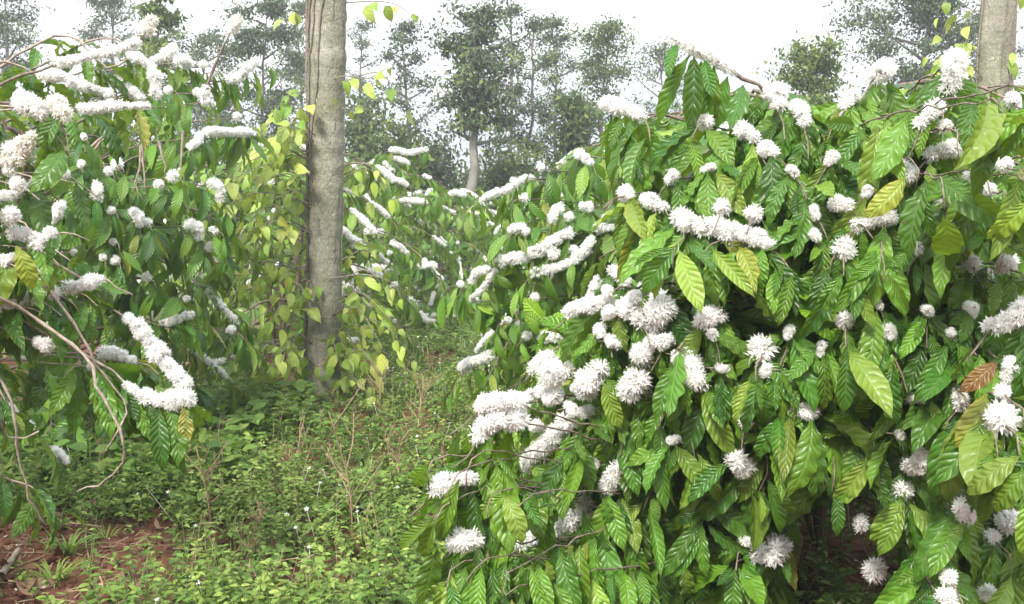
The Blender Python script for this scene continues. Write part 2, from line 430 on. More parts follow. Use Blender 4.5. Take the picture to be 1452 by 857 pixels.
def leaf_pair(LV, p, tang, out, rng, size, down, bright, both=0.92, face=None):
    """two opposite leaves at a node of the branch"""
    up = np.array([0, 0, 1.0])
    side = unit(np.cross(tang, up) + 1e-6)
    for sg in (-1, 1):
        if rng.random() > both: continue
        dn = down * rng.uniform(0.2, 1.45)
        d = unit(side * sg * rng.uniform(0.35, 0.95) + tang * rng.uniform(-0.1, 0.6) + out * rng.uniform(0.0, 0.45) - up * dn + rng.normal(size=3) * 0.2)
        n = up * rng.uniform(0.35, 0.9) + out * rng.uniform(0.5, 1.1) + side * sg * 0.25 + rng.normal(size=3) * 0.32
        if face is not None: n = np.asarray(face) + rng.normal(size=3) * 0.3
        LV.add(p + d * 0.01 + rng.normal(size=3) * 0.004, d, n, size * rng.choice([rng.uniform(0.45, 0.8), rng.uniform(0.8, 1.38)], p=[0.25, 0.75]), tint_for(rng, bright))

HEROES = []                                              # blossoms that stand clear of leaves: (point, radius)
def project(p):
    p = np.atleast_2d(p) - np.array([0, 0, CAMZ])
    z = p[:, 1] * cos(PITCH) - p[:, 2] * sin(PITCH); y = p[:, 1] * sin(PITCH) + p[:, 2] * cos(PITCH)
    z = np.maximum(z, 0.05)
    return CX + F * p[:, 0] / z, CY - F * y / z, z

class Bush:
    def __init__(self, x, y, H, R, lod, seed, label, n_br=42, flower=0.35, leaf=0.19, spacing=0.055, bright=0.0, group=None, zlow=0.22, azim=None, merge_wood=False, rx=1.0, cz=None, rz=None, density=1.0, pale=False, leaf_down=0.95, allow=None, low=0.16, trunk_r=0.048):
        self.allow = allow
        self.rng = rng = np.random.default_rng(seed)
        self.c = np.array([x, y, 0.0]); self.H, self.R, self.lod = H, R, lod
        self.root = tag(empty('coffee_bush', (x, y, 0)), label, 'coffee bush', group or 'coffee bushes planted in rows')
        self.LV = Leaves(); self.leaf, self.spacing, self.bright = leaf, spacing, bright
        self.cz = cz if cz else 0.52 * H; self.rz = rz if rz else 0.52 * H
        self.merge = MB() if merge_wood else None
        self.misc = MB()
        self.down = leaf_down
        self.wood = M['pale_twig'] if pale else M['twig']
        # stems
        tb = MB()
        self.stems = []
        for k in range(3 if lod != 'lo' else 2):
            a = rng.uniform(0, 2 * pi); r0 = 0.02 + 0.05 * k; lean = rng.uniform(0.12, 0.3)
            z = np.linspace(-0.05, H * rng.uniform(0.84, 0.93), 9)
            w = np.cumsum(rng.normal(size=(9, 2)) * 0.012, 0)
            pts = np.stack([x + cos(a) * (r0 + lean * (z / H) ** 1.3) + w[:, 0], y + sin(a) * (r0 + lean * (z / H) ** 1.3) + w[:, 1], z], 1)
            rad = np.linspace(trunk_r * 0.7 if k else trunk_r, 0.011, 9) * (H / 2.2)
            tb.tube(pts, rad, 8 if lod != 'lo' else 5)
            self.stems.append(pts)
        self.trunk_mb = tb
        # fill branches
        ga = 2.39996
        self.nb = 0
        for i in range(n_br):
            h = (i + rng.uniform(0, 1)) / n_br
            z0 = H * (low + (0.9 - low) * h)
            az = i * ga + rng.uniform(-0.35, 0.35)
            if azim is not None and not azim(az % (2 * pi)): continue
            prof = 0.72 + 0.42 * sin(pi * min(1, (0.12 + h * 0.88)))
            if h > 0.8: prof *= 1 - 0.9 * (h - 0.8)
            L = R * prof * rng.uniform(0.78, 1.08)
            st = self.stems[rng.integers(len(self.stems))]
            p0 = np.array([np.interp(z0, st[:, 2], st[:, k]) for k in range(3)]); p0[2] = min(z0, st[-1, 2])
            o = np.array([cos(az) * rx, sin(az), 0.0])
            rise = (0.25 + 0.55 * h) * L; drop = (0.62 + 0.30 * rng.random()) * L
            t = np.linspace(0, 1, 12)[:, None]
            pts = p0 + o * L * (t - 0.08 * t ** 3) + np.array([0, 0, 1.0]) * (rise * t - drop * t ** 2) + np.cumsum(rng.normal(size=(12, 3)) * 0.006, 0) * np.array([1, 1, 1])
            pts[:, 2] = np.maximum(pts[:, 2], zlow + 0.05 * rng.random())
            if allow:
                px, py, dz = project(pts); bad = np.array([not allow(a, b, c) for a, b, c in zip(px, py, pts)])
                k = int(np.argmax(bad)) if bad.any() else 12
                if k < 6: continue
                pts = pts[:k]
            runs = []
            if rng.random() < flower * 1.6:
                for _ in range(1 + (rng.random() < 0.4) + (flower > 0.4) * rng.integers(0, 3)):
                    a = rng.uniform(0.45, 0.95); l = rng.choice([0.0, 0.05, 0.1, 0.2], p=[0.35, 0.25, 0.25, 0.15])
                    runs.append((a, min(1.0, a + l), rng.uniform(0.026, 0.038) * (1.12 if lod == 'lo' else 1)))
            self.branch(pts, runs, leaf_from=rng.uniform(0.22, 0.4), r0=0.0085 * R, side=density)

    def branch(self, pts, runs=(), leaf_from=0.35, leaf_to=1.0, r0=0.009, side=0.0, tip_r=0.0022, both=0.92, wood=None, down=None, cream=(), bright=None, leafscale=1.0, lodb=None, spacing=None, face=None, clear=False):
        """runs: (t0, t1, radius) stretches in blossom; side: chance of short leafy side twigs."""
        rng = self.rng
        L = length(np.asarray(pts)); n = max(8, int(L / 0.05))
        q = resample(np.asarray(pts, float), n)
        loose = not runs and leaf_to > leaf_from
        mb = self.merge or (self.misc if loose else MB())
        q[1:-1] += rng.normal(size=(n - 2, 3)) * (0.0045 if self.lod == 'hi' else 0.003)
        rad = np.linspace(r0, tip_r, n) * (1 + 0.42 * (np.arange(n) % 2))   # swollen nodes
        mb.tube(q, rad, 6 if self.lod == 'hi' else 4)
        s = np.linspace(0, 1, n)
        at = lambda t: np.array([np.interp(t, s, q[:, k]) for k in range(3)])
        tang = unit(np.gradient(q, axis=0))
        ta = lambda t: unit(np.array([np.interp(t, s, tang[:, k]) for k in range(3)]))
        m = max(1, int(L * (leaf_to - leaf_from) / (spacing or self.spacing)))
        dn = self.down if down is None else down
        br = self.bright if bright is None else bright
        for t in np.linspace(leaf_from, leaf_to, m + 1) if leaf_to > leaf_from else ():
            t = min(1, t + rng.uniform(-0.3, 0.3) / (m + 1)); p = at(t)
            o = p - self.c; o[2] = 0.35 * (p[2] - self.cz); o = unit(o)
            leaf_pair(self.LV, p, ta(t), o, rng, self.leaf * leafscale * (0.86 if t > 0.93 else 1), dn, br, both, face)
        for _ in range(int(side * 3 + rng.random()) if side else 0):
            t = rng.uniform(0.35, 0.9); p = at(t); tg = ta(t)
            sd = unit(np.cross(tg, (0, 0, 1))) * rng.choice([-1, 1])
            e = p + (sd * 0.7 + tg * 0.6 + np.array([0, 0, rng.uniform(-0.35, 0.15)])) * rng.uniform(0.14, 0.34)
            qq = smooth_path([p, (p + e) / 2 + np.array([0, 0, 0.03]), e], 6)
            mb.tube(qq, np.linspace(0.005, 0.002, 6), 4)
            k = max(2, int(length(qq) / self.spacing))
            for tt in np.linspace(0.3, 1, k):
                pp = qq[int(tt * 5)]; o = unit((pp - self.c) * np.array([1, 1, 0.3]))
                leaf_pair(self.LV, pp, unit(e - p), o, rng, self.leaf * 0.95, dn, br)
        self.nb += 1
        bo = None
        if not self.merge and not loose:
            bo = mb.build('branch', wood or self.wood, self.root, self.c)
        for k, rr in enumerate(runs):
            t0, t1, r = rr[:3]
            bm = MB()
            r = r * (1.04 if clear and self.lod == 'hi' else 1.0)
            dens = rr[3] if len(rr) > 3 else 1.0
            if t1 - t0 < 1e-3: path = at(t0)[None]
            else: path = np.array([at(t) for t in np.linspace(t0, t1, max(3, int((t1 - t0) * n) + 2))])
            if clear: HEROES.extend((a, r) for a in path)
            blossom_run(bm, path + np.array([0, 0, r * 0.25]), r, lodb or self.lod, rng, dens)
            bm.build('blossom_cluster', M['cream_blossom'] if k in cream else M['blossom'], bo or self.root, self.c)

    def surface(self, px, py, push=0.16):
        """where the sight line meets the bush's outer shell (or passes it closest)"""
        o = np.array([0, 0, CAMZ]); d = ray(px, py)
        sc = np.array([self.R + push, self.R + push, self.rz + push])
        c = self.c + np.array([0, 0, self.cz])
        oo, dd = (o - c) / sc, d / sc
        A, B, C = dd @ dd, 2 * oo @ dd, oo @ oo - 1
        D = B * B - 4 * A * C
        t = (-B - math.sqrt(D)) / (2 * A) if D > 0 else -B / (2 * A)
        return o + d * t

    def hero(self, run, Y=None, arch=0.10, face=None, ext=0.14, leaves=True, down=1.25, cream=False, both=0.9, bright=None, dens=1.0, leafscale=1.0, lodb=None):
        """a branch that carries the blossom seen along run = [(px, py, r px), ...]"""
        rng = self.rng
        pts = []
        for q in run:
            p = self.surface(q[0], q[1]) if Y is None else P(q[0], q[1], Y)
            pts.append((p, q[2] / F * p[1]))
        axis = lambda p: np.hypot(p[0] - self.c[0], p[1] - self.c[1])
        if len(pts) > 1 and axis(pts[0][0]) > axis(pts[-1][0]): pts.reverse()
        P0 = pts[0][0]; r = np.mean([a[1] for a in pts])
        st = self.stems[rng.integers(len(self.stems))]
        hd = axis(P0)
        zs = np.clip(P0[2] - 0.18 * hd + 0.15 * (1.0 - P0[2]), 0.3, st[-1, 2]) if arch > 0 else max(0.25, 0.55 * P0[2])
        s0 = np.array([np.interp(zs, st[:, 2], st[:, k]) for k in range(3)])
        midp = 0.45 * s0 + 0.55 * P0 + np.array([0, 0, arch])
        last = pts[-1][0]
        prev = pts[-2][0] if len(pts) > 1 else midp
        tg = unit(last - prev); out = unit((last - self.c) * np.array([1, 1, 0]))
        e = last + (tg * 0.6 + out * 0.25 - np.array([0, 0, 0.45])) * ext
        seq = [s0, midp] + [a[0] for a in pts] + [e]
        q = smooth_path(seq, 40)
        s = np.linspace(0, 1, 40)
        def near(p): return s[np.argmin(np.linalg.norm(q - p, axis=1))]
        t0, t1 = near(pts[0][0]), near(pts[-1][0])
        if len(pts) == 1: t1 = t0
        self.branch(q, [(t0, t1, r, dens)], face=face, leaf_from=max(0.3, t0 - (0.22 if arch > 0 else 0.6)), leaf_to=1.0 if leaves else 0.31, r0=0.007 if Y is None else 0.005, tip_r=0.0018, both=both, down=down,
                    cream=(0,) if cream else (), bright=bright, leafscale=leafscale, lodb=lodb, clear=True)

    def spray(self, px, py, Y=None, arch=0.12, reach=0.16, face=None, down=1.4, scale=1.0, bright=None, both=0.95, push=0.07):
        """a leafy branch end without blossom"""
        rng = self.rng
        p = self.surface(px, py, push) if Y is None else P(px, py, Y)
        st = self.stems[rng.integers(len(self.stems))]
        hd = np.hypot(p[0] - self.c[0], p[1] - self.c[1])
        zs = np.clip(p[2] - 0.1 * hd + 0.2 * (1.1 - p[2]), 0.3, st[-1, 2]) if arch > 0 else max(0.25, 0.5 * p[2])
        s0 = np.array([np.interp(zs, st[:, 2], st[:, k]) for k in range(3)])
        out = unit((p - self.c) * np.array([1, 1, 0]))
        q = smooth_path([s0, 0.45 * s0 + 0.55 * p + np.array([rng.normal() * 0.08, rng.normal() * 0.05, arch + (rng.normal() * 0.07 if arch < 0 else 0)]), p, p + out * reach * 0.5 - np.array([0, 0, reach * 0.6])], 30)
        self.branch(q, [], leaf_from=0.55 if Y is None else 0.25, leaf_to=1.0, r0=0.007 if Y is None else 0.0036, tip_r=0.0016, down=down, face=face, leafscale=scale, bright=bright, both=both)

    def shoot(self, px, py, Y=None, n=8, size=0.115, push=0.08):
        """a rosette of bright young leaves"""
        rng = self.rng
        p = self.surface(px, py, push) if Y is None else P(px, py, Y)
        out = unit((p - self.c) * np.array([1, 1, 0.5]))
        lv = Leaves(); mb = MB()
        ax = unit(out * 0.6 + np.array([0, 0, 0.7]))
        base = p - ax * 0.12 - out * 0.25
        for k in range(n):
            a = k * 2.4; sd = unit(np.cross(ax, (0.3, 0.9, 0.1))); e2 = np.cross(ax, sd)
            rad = cos(a) * sd + sin(a) * e2
            d = unit(rad * rng.uniform(0.4, 1.0) + ax * rng.uniform(-0.1, 0.9) + out * rng.uniform(0, 0.5) - np.array([0, 0, rng.uniform(0.0, 0.6)]) + rng.normal(size=3) * 0.2)
            lv.add(p + ax * (0.05 * k / n - 0.06) + rng.normal(size=3) * 0.012, d, ax + out * 0.4 + rng.normal(size=3) * 0.35, size * rng.uniform(0.5, 1.15), (rng.random(), rng.random(), 0.0))
        lv.into(mb, 'young', rng)
        o = mb.build('young_shoot', M['young_leaf'], self.root, self.c)
        tb = MB(); tb.tube(smooth_path([base, (base + p) / 2 - np.array([0, 0, .02]), p], 6), np.linspace(0.005, 0.003, 6), 5)
        tb.build('shoot_stem', M['green_stem'], o, self.c)

    def finish(self):
        tr = self.trunk_mb
        if self.merge and self.merge.n:
            for v, f, uv, t in zip(self.merge.v, self.merge.f, self.merge.uv, self.merge.t):
                tr.v.append(v); tr.f.append(f + tr.n); tr.uv.append(uv); tr.t.append(t)
            tr.n += self.merge.n
        tr.build('trunk', M['stem'], self.root, self.c)
        if self.misc.n: tag(self.misc.build('leafy_twigs', self.wood, self.root, self.c), kind='stuff')
        # flowering nodes shed the leaves right in front of the tufts; the allowed outline prunes the rest
        b = np.array(self.LV.b); d = unit(self.LV.d); sz = np.array(self.LV.s); keep = np.ones(len(b), bool)
        hp = np.array([a for a, _ in HEROES]); hr = np.array([r for _, r in HEROES]); hx, hy, hz = project(hp); hr = hr * F / hz
        for t in (0.2, 0.4, 0.6, 0.8):
            px, py, z = project(b + d * (sz * t)[:, None])
            dist = np.hypot(px[:, None] - hx[None], py[:, None] - hy[None])
            hit = ((dist < hr[None] * 0.9 + 0.035 * F / z[:, None] * 0.5) & (z[:, None] < hz[None] - 0.03)).any(1)
            keep &= ~(hit & (self.rng.random(len(b)) < 0.92))
            if self.allow and t == 0.6:
                keep &= np.array([self.allow(a, c, q) for a, c, q in zip(px, py, b)])
        for nm in 'bdnst': setattr(self.LV, nm, [v for v, k in zip(getattr(self.LV, nm), keep) if k])
        fm = MB(); self.LV.into(fm, self.lod, self.rng)
        fm.build('foliage', M['coffee_leaf'], self.root, self.c)

# ---- the near bush on the right: open on its path side above, hollow round the foot
def near_outline(px, py, p):
    edge = np.interp(py, [60, 140, 180, 300, 400, 440, 500, 560, 620, 690, 857], [905, 860, 855, 875, 820, 755, 718, 675, 635, 622, 622])
    if p[1] < 2.75: return py > np.interp(px, [1280, 1370, 1430, 1452], [90, 138, 120, 90])
    top = np.interp(px, [600, 860, 930, 1060, 1180, 1260, 1330, 1452], [400, 160, 70, 120, 150, 130, 95, 70])
    if px < edge or py < top: return False
    if 1120 < px < 1255 and py > 690 + 25 * sin(px * 0.05): return False
    if 1255 <= px < 1320 and py > 770: return False
    return True
near = Bush(1.30, 4.15, 2.12, 1.36, 'hi', 11, 'large near coffee bush right of the path with broad drooping leaves and white blossom', n_br=54, flower=0.50, leaf=0.184, allow=near_outline, trunk_r=0.068,
            spacing=0.043, bright=0.03, density=0.6, cz=1.08, rz=1.05, leaf_down=1.05)
H = near.hero
for run in [
    [(912, 168, 12), (885, 158, 13), (864, 154, 11)],
    [(1001, 175, 13)], [(1050, 188, 16), (1070, 200, 10)], [(1082, 214, 12), (1103, 221, 12)], [(1096, 133, 15), (1104, 148, 13)],
    [(1132, 157, 12), (1138, 172, 10)], [(1213, 137, 10), (1198, 150, 11)], [(1255, 104, 16), (1243, 110, 14)],
    [(1205, 333, 12), (1235, 313, 13), (1266, 316, 13)], [(1194, 360, 19)], [(1190, 293, 13), (1206, 300, 13)],
    [(1035, 332, 17), (1000, 325, 18), (968, 318, 14)], [(1052, 338, 12), (1088, 347, 13)], [(1025, 298, 14)], [(1070, 306, 14)],
    [(890, 275, 13)], [(915, 287, 10), (938, 291, 13)],
    [(938, 428, 18), (943, 450, 22), (922, 470, 20)], [(925, 490, 17), (908, 510, 15)], [(901, 545, 25), (894, 562, 24)],
    [(990, 460, 18), (1010, 450, 11)], [(978, 500, 12), (984, 520, 15), (993, 545, 18)], [(1078, 503, 23)],
    [(1047, 655, 18), (1054, 675, 17)], [(1197, 457, 14)], [(1255, 465, 9), (1265, 485, 9)],
    [(722, 598, 18), (690, 614, 17)], [(725, 574, 13), (688, 580, 14)],
    [(850, 530, 15), (832, 562, 18)], [(806, 600, 17), (775, 636, 15), (757, 664, 12)], [(808, 520, 15), (780, 541, 20)],
    [(660, 682, 13), (630, 691, 15)], [(676, 770, 16), (652, 773, 16)], [(815, 738, 17), (775, 758, 16), (737, 777, 13)],
    [(830, 700, 12), (836, 722, 10)], [(882, 662, 12), (866, 692, 15)], [(846, 660, 10)], [(1082, 780, 24), (1100, 788, 18)], [(1056, 765, 10)],
    [(1305, 640, 11), (1293, 666, 15)], [(1282, 700, 16)], [(1219, 747, 13)], [(1242, 815, 19)],
    [(732, 845, 12)], [(855, 433, 12), (818, 440, 12)], [(885, 436, 15), (902, 446, 12)], [(1130, 578, 11), (1153, 590, 12)], [(1060, 598, 12)],
    [(760, 560, 11), (742, 572, 9)],
]:
    lowleft = run[0][0] < 770 and run[0][1] > 560
    H(run, Y=2.8 if lowleft else None, arch=-0.06 if lowleft else 0.10, face=(-0.2, -1, 0.35) if lowleft else None, down=2.0 if lowleft else 1.25, ext=0.03 if 1200 < run[0][0] < 1320 and run[0][1] > 630 else 0.13)
for p in [(690, 640), (720, 690), (700, 790), (760, 700), (780, 800), (830, 770), (850, 640), (880, 740), (900, 600), (930, 680), (960, 780), (1000, 600), (1010, 690), (1040, 760), (1085, 640), (1090, 810),
          (930, 830), (1020, 840), (860, 830), (740, 830), (1300, 800), (1380, 800), (1420, 690), (1180, 640), (1230, 600), (950, 560), (800, 690), (670, 660), (650, 705), (665, 795), (690, 840), (740, 800), (640, 640), (1100, 560), (1350, 690)]:
    near.spray(*p, Y=2.75 if p[0] < 770 else None, arch=-0.06 if p[0] < 770 else 0.14, down=1.9 if p[0] < 770 else 1.4, face=(0.25 * math.sin(p[0]), -1, 0.35 + 0.3 * math.sin(p[1])), scale=1.02, bright=0.09)
for px, py, Y in [(1400, 145, 2.3), (1445, 125, 2.3), (1350, 180, 2.3), (1330, 250, 2.35), (1290, 220, 2.6), (1440, 250, 2.3), (1400, 330, 2.5), (1250, 345, 2.6), (970, 330, 2.8), (1010, 345, 2.8), (1440, 620, 2.25), (1400, 600, 2.3)]:
    near.spray(px, py, Y, face=(-0.4, -1, 0.3), scale=0.98, bright=0.05, down=1.7, both=0.85)
for x, y, r in [(868, 482, 10), (850, 468, 9), (948, 482, 12), (962, 502, 10), (828, 546, 11), (812, 578, 11), (790, 562, 12), (764, 602, 9), (746, 590, 8), (768, 556, 10), (872, 442, 11), (900, 422, 12), (862, 412, 9), (1152, 330, 9),
                (1300, 352, 9), (1092, 522, 10), (1122, 470, 9), (1168, 490, 8), (1020, 520, 9), (960, 622, 8), (1012, 474, 9), (1240, 430, 8), (1310, 440, 9), (1345, 472, 9), (1370, 440, 9), (1180, 226, 10), (1230, 272, 9),
                (1152, 298, 8), (1120, 242, 9), (960, 250, 9), (1010, 236, 8), (1082, 342, 9), (1300, 560, 10), (1270, 612, 9)]:
    H([(x, y, r), (x + 9 * sin(x), y + 8, r * 0.7)], ext=0.08, leafscale=0.9)
# the long twig that stands above the crown, leaves hung under it
tw = [P(1190, 235, 3.5), P(1120, 165, 3.25), P(1060, 115, 3.15), P(1000, 80, 3.1), P(945, 52, 3.1)]
near.branch(smooth_path(tw, 30), [(0.72, 0.97, 0.024, 0.8), (0.47, 0.50, 0.024, 0.6), (0.36, 0.36, 0.03, 0.7)], leaf_from=0.4, leaf_to=0.97, r0=0.009, tip_r=0.003, both=0.95,
            down=2.2, cream=(), bright=-0.16, leafscale=1.1, spacing=0.05, face=(-0.3, -1, 0.3))
# the sprays that come nearest on the right edge
for run, Y in [
    ([(1340, 135, 15), (1347, 112, 15), (1353, 88, 15)], 2.75), ([(1310, 172, 15), (1326, 156, 15)], 2.7), ([(1341, 179, 11)], 2.7),
    ([(1281, 240, 17), (1289, 262, 10)], 2.8), ([(1325, 218, 13), (1350, 213, 12)], 2.8), ([(1380, 252, 12)], 2.6), ([(1405, 272, 11)], 2.6), ([(1427, 240, 12)], 2.7),
    ([(1373, 380, 14)], 2.8), ([(1398, 397, 13)], 2.8), ([(1430, 380, 16)], 2.7),
    ([(1402, 468, 15), (1420, 462, 15), (1448, 442, 17)], 2.5), ([(1430, 510, 12), (1428, 540, 9)], 2.45), ([(1361, 565, 16), (1348, 586, 9)], 2.6),
    ([(1426, 566, 13)], 2.35), ([(1421, 604, 26)], 2.3), ([(1362, 715, 13), (1366, 735, 11)], 2.5), ([(1430, 745, 19)], 2.7), ([(1410, 766, 13)], 2.7),
    ([(1350, 828, 14)], 2.45), ([(1342, 858, 18)], 2.4), ([(1402, 848, 15)], 2.6), ([(1335, 291, 10)], 2.7)]:
    H(run, Y=Y, ext=0.12)
for p in [(1000, 270), (945, 330), (1130, 395), (1150, 255), (1085, 280), (1215, 580), (770, 450), (1145, 425), (820, 470), (1040, 240), (1290, 480), (930, 330), (1180, 330), (1420, 700)]:
    near.shoot(*p)
# the reddened leaf and two yellow ones
def odd_leaf(b, pts, size, mname, tint, name, label, nrm):
    lv = Leaves(); d = pts[1] - pts[0]
    lv.add(pts[0], d, np.asarray(nrm, float), size, tint); mb = MB(); lv.into(mb, 'hi', np.random.default_rng(5))
    o = mb.build(name, M[mname], b.root, b.c); o['label'] = label
odd_leaf(near, (P(1416, 512, 2.3), P(1350, 552, 2.2)), 0.125, 'dead_leaf', (0.1, 0.6, 0.25), 'withered_leaf', 'dark red withered leaf with yellow patches', (-0.3, -1, 0.5))
odd_leaf(near, (P(1400, 555, 2.4), P(1358, 640, 2.3)), 0.17, 'coffee_leaf', (0.95, 0.7, 0.9), 'yellowed_leaf', 'yellow leaf browning at its edge', (-0.3, -1, 0.3))
odd_leaf(near, (P(1285, 250, 2.6), P(1235, 305, 2.5)), 0.16, 'coffee_leaf', (0.95, 0.8, 0.7), 'yellowed_leaf', 'yellowing leaf in the upper crown', (0.2, -1, 0.4))

# ---- the bush that reaches in from the left edge
left = Bush(-2.75, 3.75, 2.15, 1.0, 'hi', 23, 'straggly coffee bush at the left edge with bare arching branches and white blossom', n_br=26, flower=0.3, leaf=0.18, spacing=0.06, bright=-0.12,
            density=0.3, pale=True)
def Lb(pts, runs=(), Y=None, **kw):
    q = smooth_path([left.c + np.array([0.1, 0.05, kw.pop('z0', 1.3)])] + [P(*p) for p in pts], 50)
    s = np.linspace(0, 1, 50); pr = []
    for run in runs:
        a = P(run[0], run[1], run[2]); b = P(run[3], run[4], run[5])
        pr.append((s[np.argmin(np.linalg.norm(q - a, axis=1))], s[np.argmin(np.linalg.norm(q - b, axis=1))], run[6] / F * run[2], run[7] if len(run) > 7 else 1.0))
    left.branch(q, pr, clear=True, **kw)
bare = dict(leaf_from=0.5, leaf_to=0.4, r0=0.009, tip_r=0.0026)
Lb([(-150, 190, 3.5), (0, 120, 3.7), (50, 101, 3.75), (100, 87, 3.8), (175, 72, 3.85), (205, 48, 3.9), (216, 33, 3.9)],
   [(84, 91, 3.8, 112, 84, 3.8, 8), (118, 82, 3.8, 180, 70, 3.85, 9), (196, 55, 3.85, 196, 55, 3.85, 9), (208, 42, 3.9, 216, 33, 3.9, 12)], z0=1.7, cream=(3,), wood=M['twig'], **bare)
Lb([(-150, 160, 3.5), (0, 148, 3.6), (60, 150, 3.7), (130, 156, 3.75), (180, 150, 3.8), (232, 152, 3.85)],
   [(120, 154, 3.75, 165, 152, 3.8, 9), (178, 150, 3.8, 205, 150, 3.85, 7, 0.6)], z0=1.6, leaf_from=0.55, leaf_to=1.0, r0=0.009, wood=M['twig'])
Lb([(-60, 100, 3.8), (60, 107, 3.9), (100, 119, 3.9), (150, 132, 4.0), (165, 138, 4.0)], [(60, 107, 3.9, 105, 120, 3.9, 9), (112, 123, 3.9, 158, 135, 4.0, 9)], z0=1.4, leaf_from=0.5, leaf_to=1.0, r0=0.008)
Lb([(60, 60, 4.1), (150, 95, 4.1), (185, 78, 4.1), (213, 98, 4.1), (221, 136, 4.1)], [(187, 79, 4.1, 210, 94, 4.1, 8), (213, 98, 4.1, 221, 136, 4.1, 10)], z0=1.5, leaf_from=0.55, leaf_to=0.8, r0=0.008)
Lb([(120, 60, 4.15), (200, 95, 4.2), (245, 72, 4.2)], [(218, 86, 4.2, 244, 73, 4.2, 9)], z0=1.5, leaf_from=0.8, leaf_to=1.0, r0=0.007)
Lb([(90, 110, 4.1), (140, 100, 4.2), (165, 120, 4.2), (200, 142, 4.2)], [(165, 120, 4.2, 200, 142, 4.2, 9)], z0=1.5, leaf_from=0.7, leaf_to=1.0, r0=0.007)
# the lowest spray: two branches of blossom meeting in a hook over hanging leaves
Lb([(-80, 330, 3.4), (100, 385, 3.45), (160, 440, 3.5), (183, 456, 3.5), (203, 480, 3.5), (238, 522, 3.5), (266, 550, 3.5), (272, 560, 3.5)],
   [(183, 456, 3.5, 183, 456, 3.5, 9), (190, 464, 3.5, 208, 486, 3.5, 12), (210, 490, 3.5, 266, 550, 3.5, 14)], z0=1.4, leaf_from=0.9, leaf_to=1.0, r0=0.009, both=0.6, down=1.6)
Lb([(-90, 400, 3.3), (60, 470, 3.35), (150, 520, 3.4), (178, 549, 3.4), (198, 566, 3.4), (228, 573, 3.4), (266, 568, 3.4)],
   [(176, 547, 3.4, 200, 566, 3.4, 10), (205, 568, 3.4, 266, 568, 3.4, 14)], z0=1.3, leaf_from=0.78, leaf_to=1.0, r0=0.009, down=2.2, spacing=0.03, leafscale=1.1, bright=-0.15, face=(0.1, -1, 0.35))
# bare grey twigs
Lb([(-60, 400, 3.1), (20, 437, 3.15), (62, 455, 3.2), (115, 500, 3.2), (145, 560, 3.2), (168, 612, 3.2), (179, 640, 3.2), (172, 664, 3.25), (140, 687, 3.3), (110, 697, 3.35)], z0=1.2, **dict(bare, r0=0.009))
Lb([(-60, 455, 3.2), (0, 467, 3.25), (35, 477, 3.3), (66, 493, 3.3)], [(50, 484, 3.3, 52, 485, 3.3, 10), (68, 491, 3.3, 82, 492, 3.3, 12)], z0=1.1, **dict(bare, r0=0.007))
Lb([(-60, 370, 3.3), (0, 345, 3.3), (40, 375, 3.3), (85, 430, 3.3), (110, 470, 3.3), (126, 497, 3.3), (150, 535, 3.35), (178, 575, 3.35), (172, 600, 3.3), (150, 640, 3.3)], z0=1.2, **dict(bare, r0=0.008))
Lb([(-40, 470, 3.2), (0, 540, 3.2), (17, 590, 3.2), (25, 640, 3.25), (38, 690, 3.3), (52, 725, 3.35), (66, 745, 3.4)], z0=0.9, **dict(bare, r0=0.008))
Lb([(-40, 560, 3.1), (0, 602, 3.15), (10, 618, 3.2), (24, 626, 3.2), (48, 620, 3.2), (55, 612, 3.2)], z0=0.8, **dict(bare, r0=0.007))
Lb([(-60, 290, 3.3), (30, 350, 3.35), (60, 388, 3.35), (95, 404, 3.4)], z0=1.2, **dict(bare, r0=0.008))
for run, Y, cr in [
    ([(36, 150, 16), (60, 170, 17)], 3.2, 0), ([(82, 150, 13), (84, 166, 13)], 3.2, 1), ([(36, 200, 14), (34, 215, 13)], 3.2, 1), ([(20, 228, 12), (30, 222, 12)], 3.2, 1),
    ([(20, 246, 10)], 3.2, 0), ([(18, 262, 12)], 3.2, 0), ([(10, 281, 8), (40, 268, 9), (66, 252, 9)], 3.4, 0), ([(78, 246, 10), (96, 250, 10)], 3.4, 0),
    ([(10, 310, 15)], 3.2, 0), ([(22, 333, 11), (58, 340, 11)], 3.25, 0), ([(75, 332, 12), (86, 328, 9)], 3.25, 0), ([(45, 353, 12)], 3.25, 0), ([(10, 375, 12)], 3.2, 0),
    ([(25, 366, 8)], 3.2, 0), ([(112, 408, 10), (128, 398, 12), (146, 397, 11)], 3.4, 0), ([(100, 412, 10)], 3.4, 0), ([(75, 420, 11)], 3.4, 0), ([(48, 425, 11)], 3.35, 0),
    ([(4, 437, 10), (22, 431, 10)], 3.3, 0), ([(145, 505, 9), (172, 507, 11)], 3.6, 0), ([(187, 513, 8)], 3.6, 0), ([(124, 520, 6)], 3.5, 0), ([(33, 510, 6)], 3.6, 0)]:
    left.hero(run, Y=Y, ext=0.12, cream=bool(cr), down=1.3, both=0.75)
odd_leaf(left, (P(22, 345, 3.0), P(40, 410, 2.95)), 0.16, 'coffee_leaf', (0.85, 0.4, 0.6), 'yellowed_leaf', 'yellow-green leaf browning at the tip', (0.3, -1, 0.3))

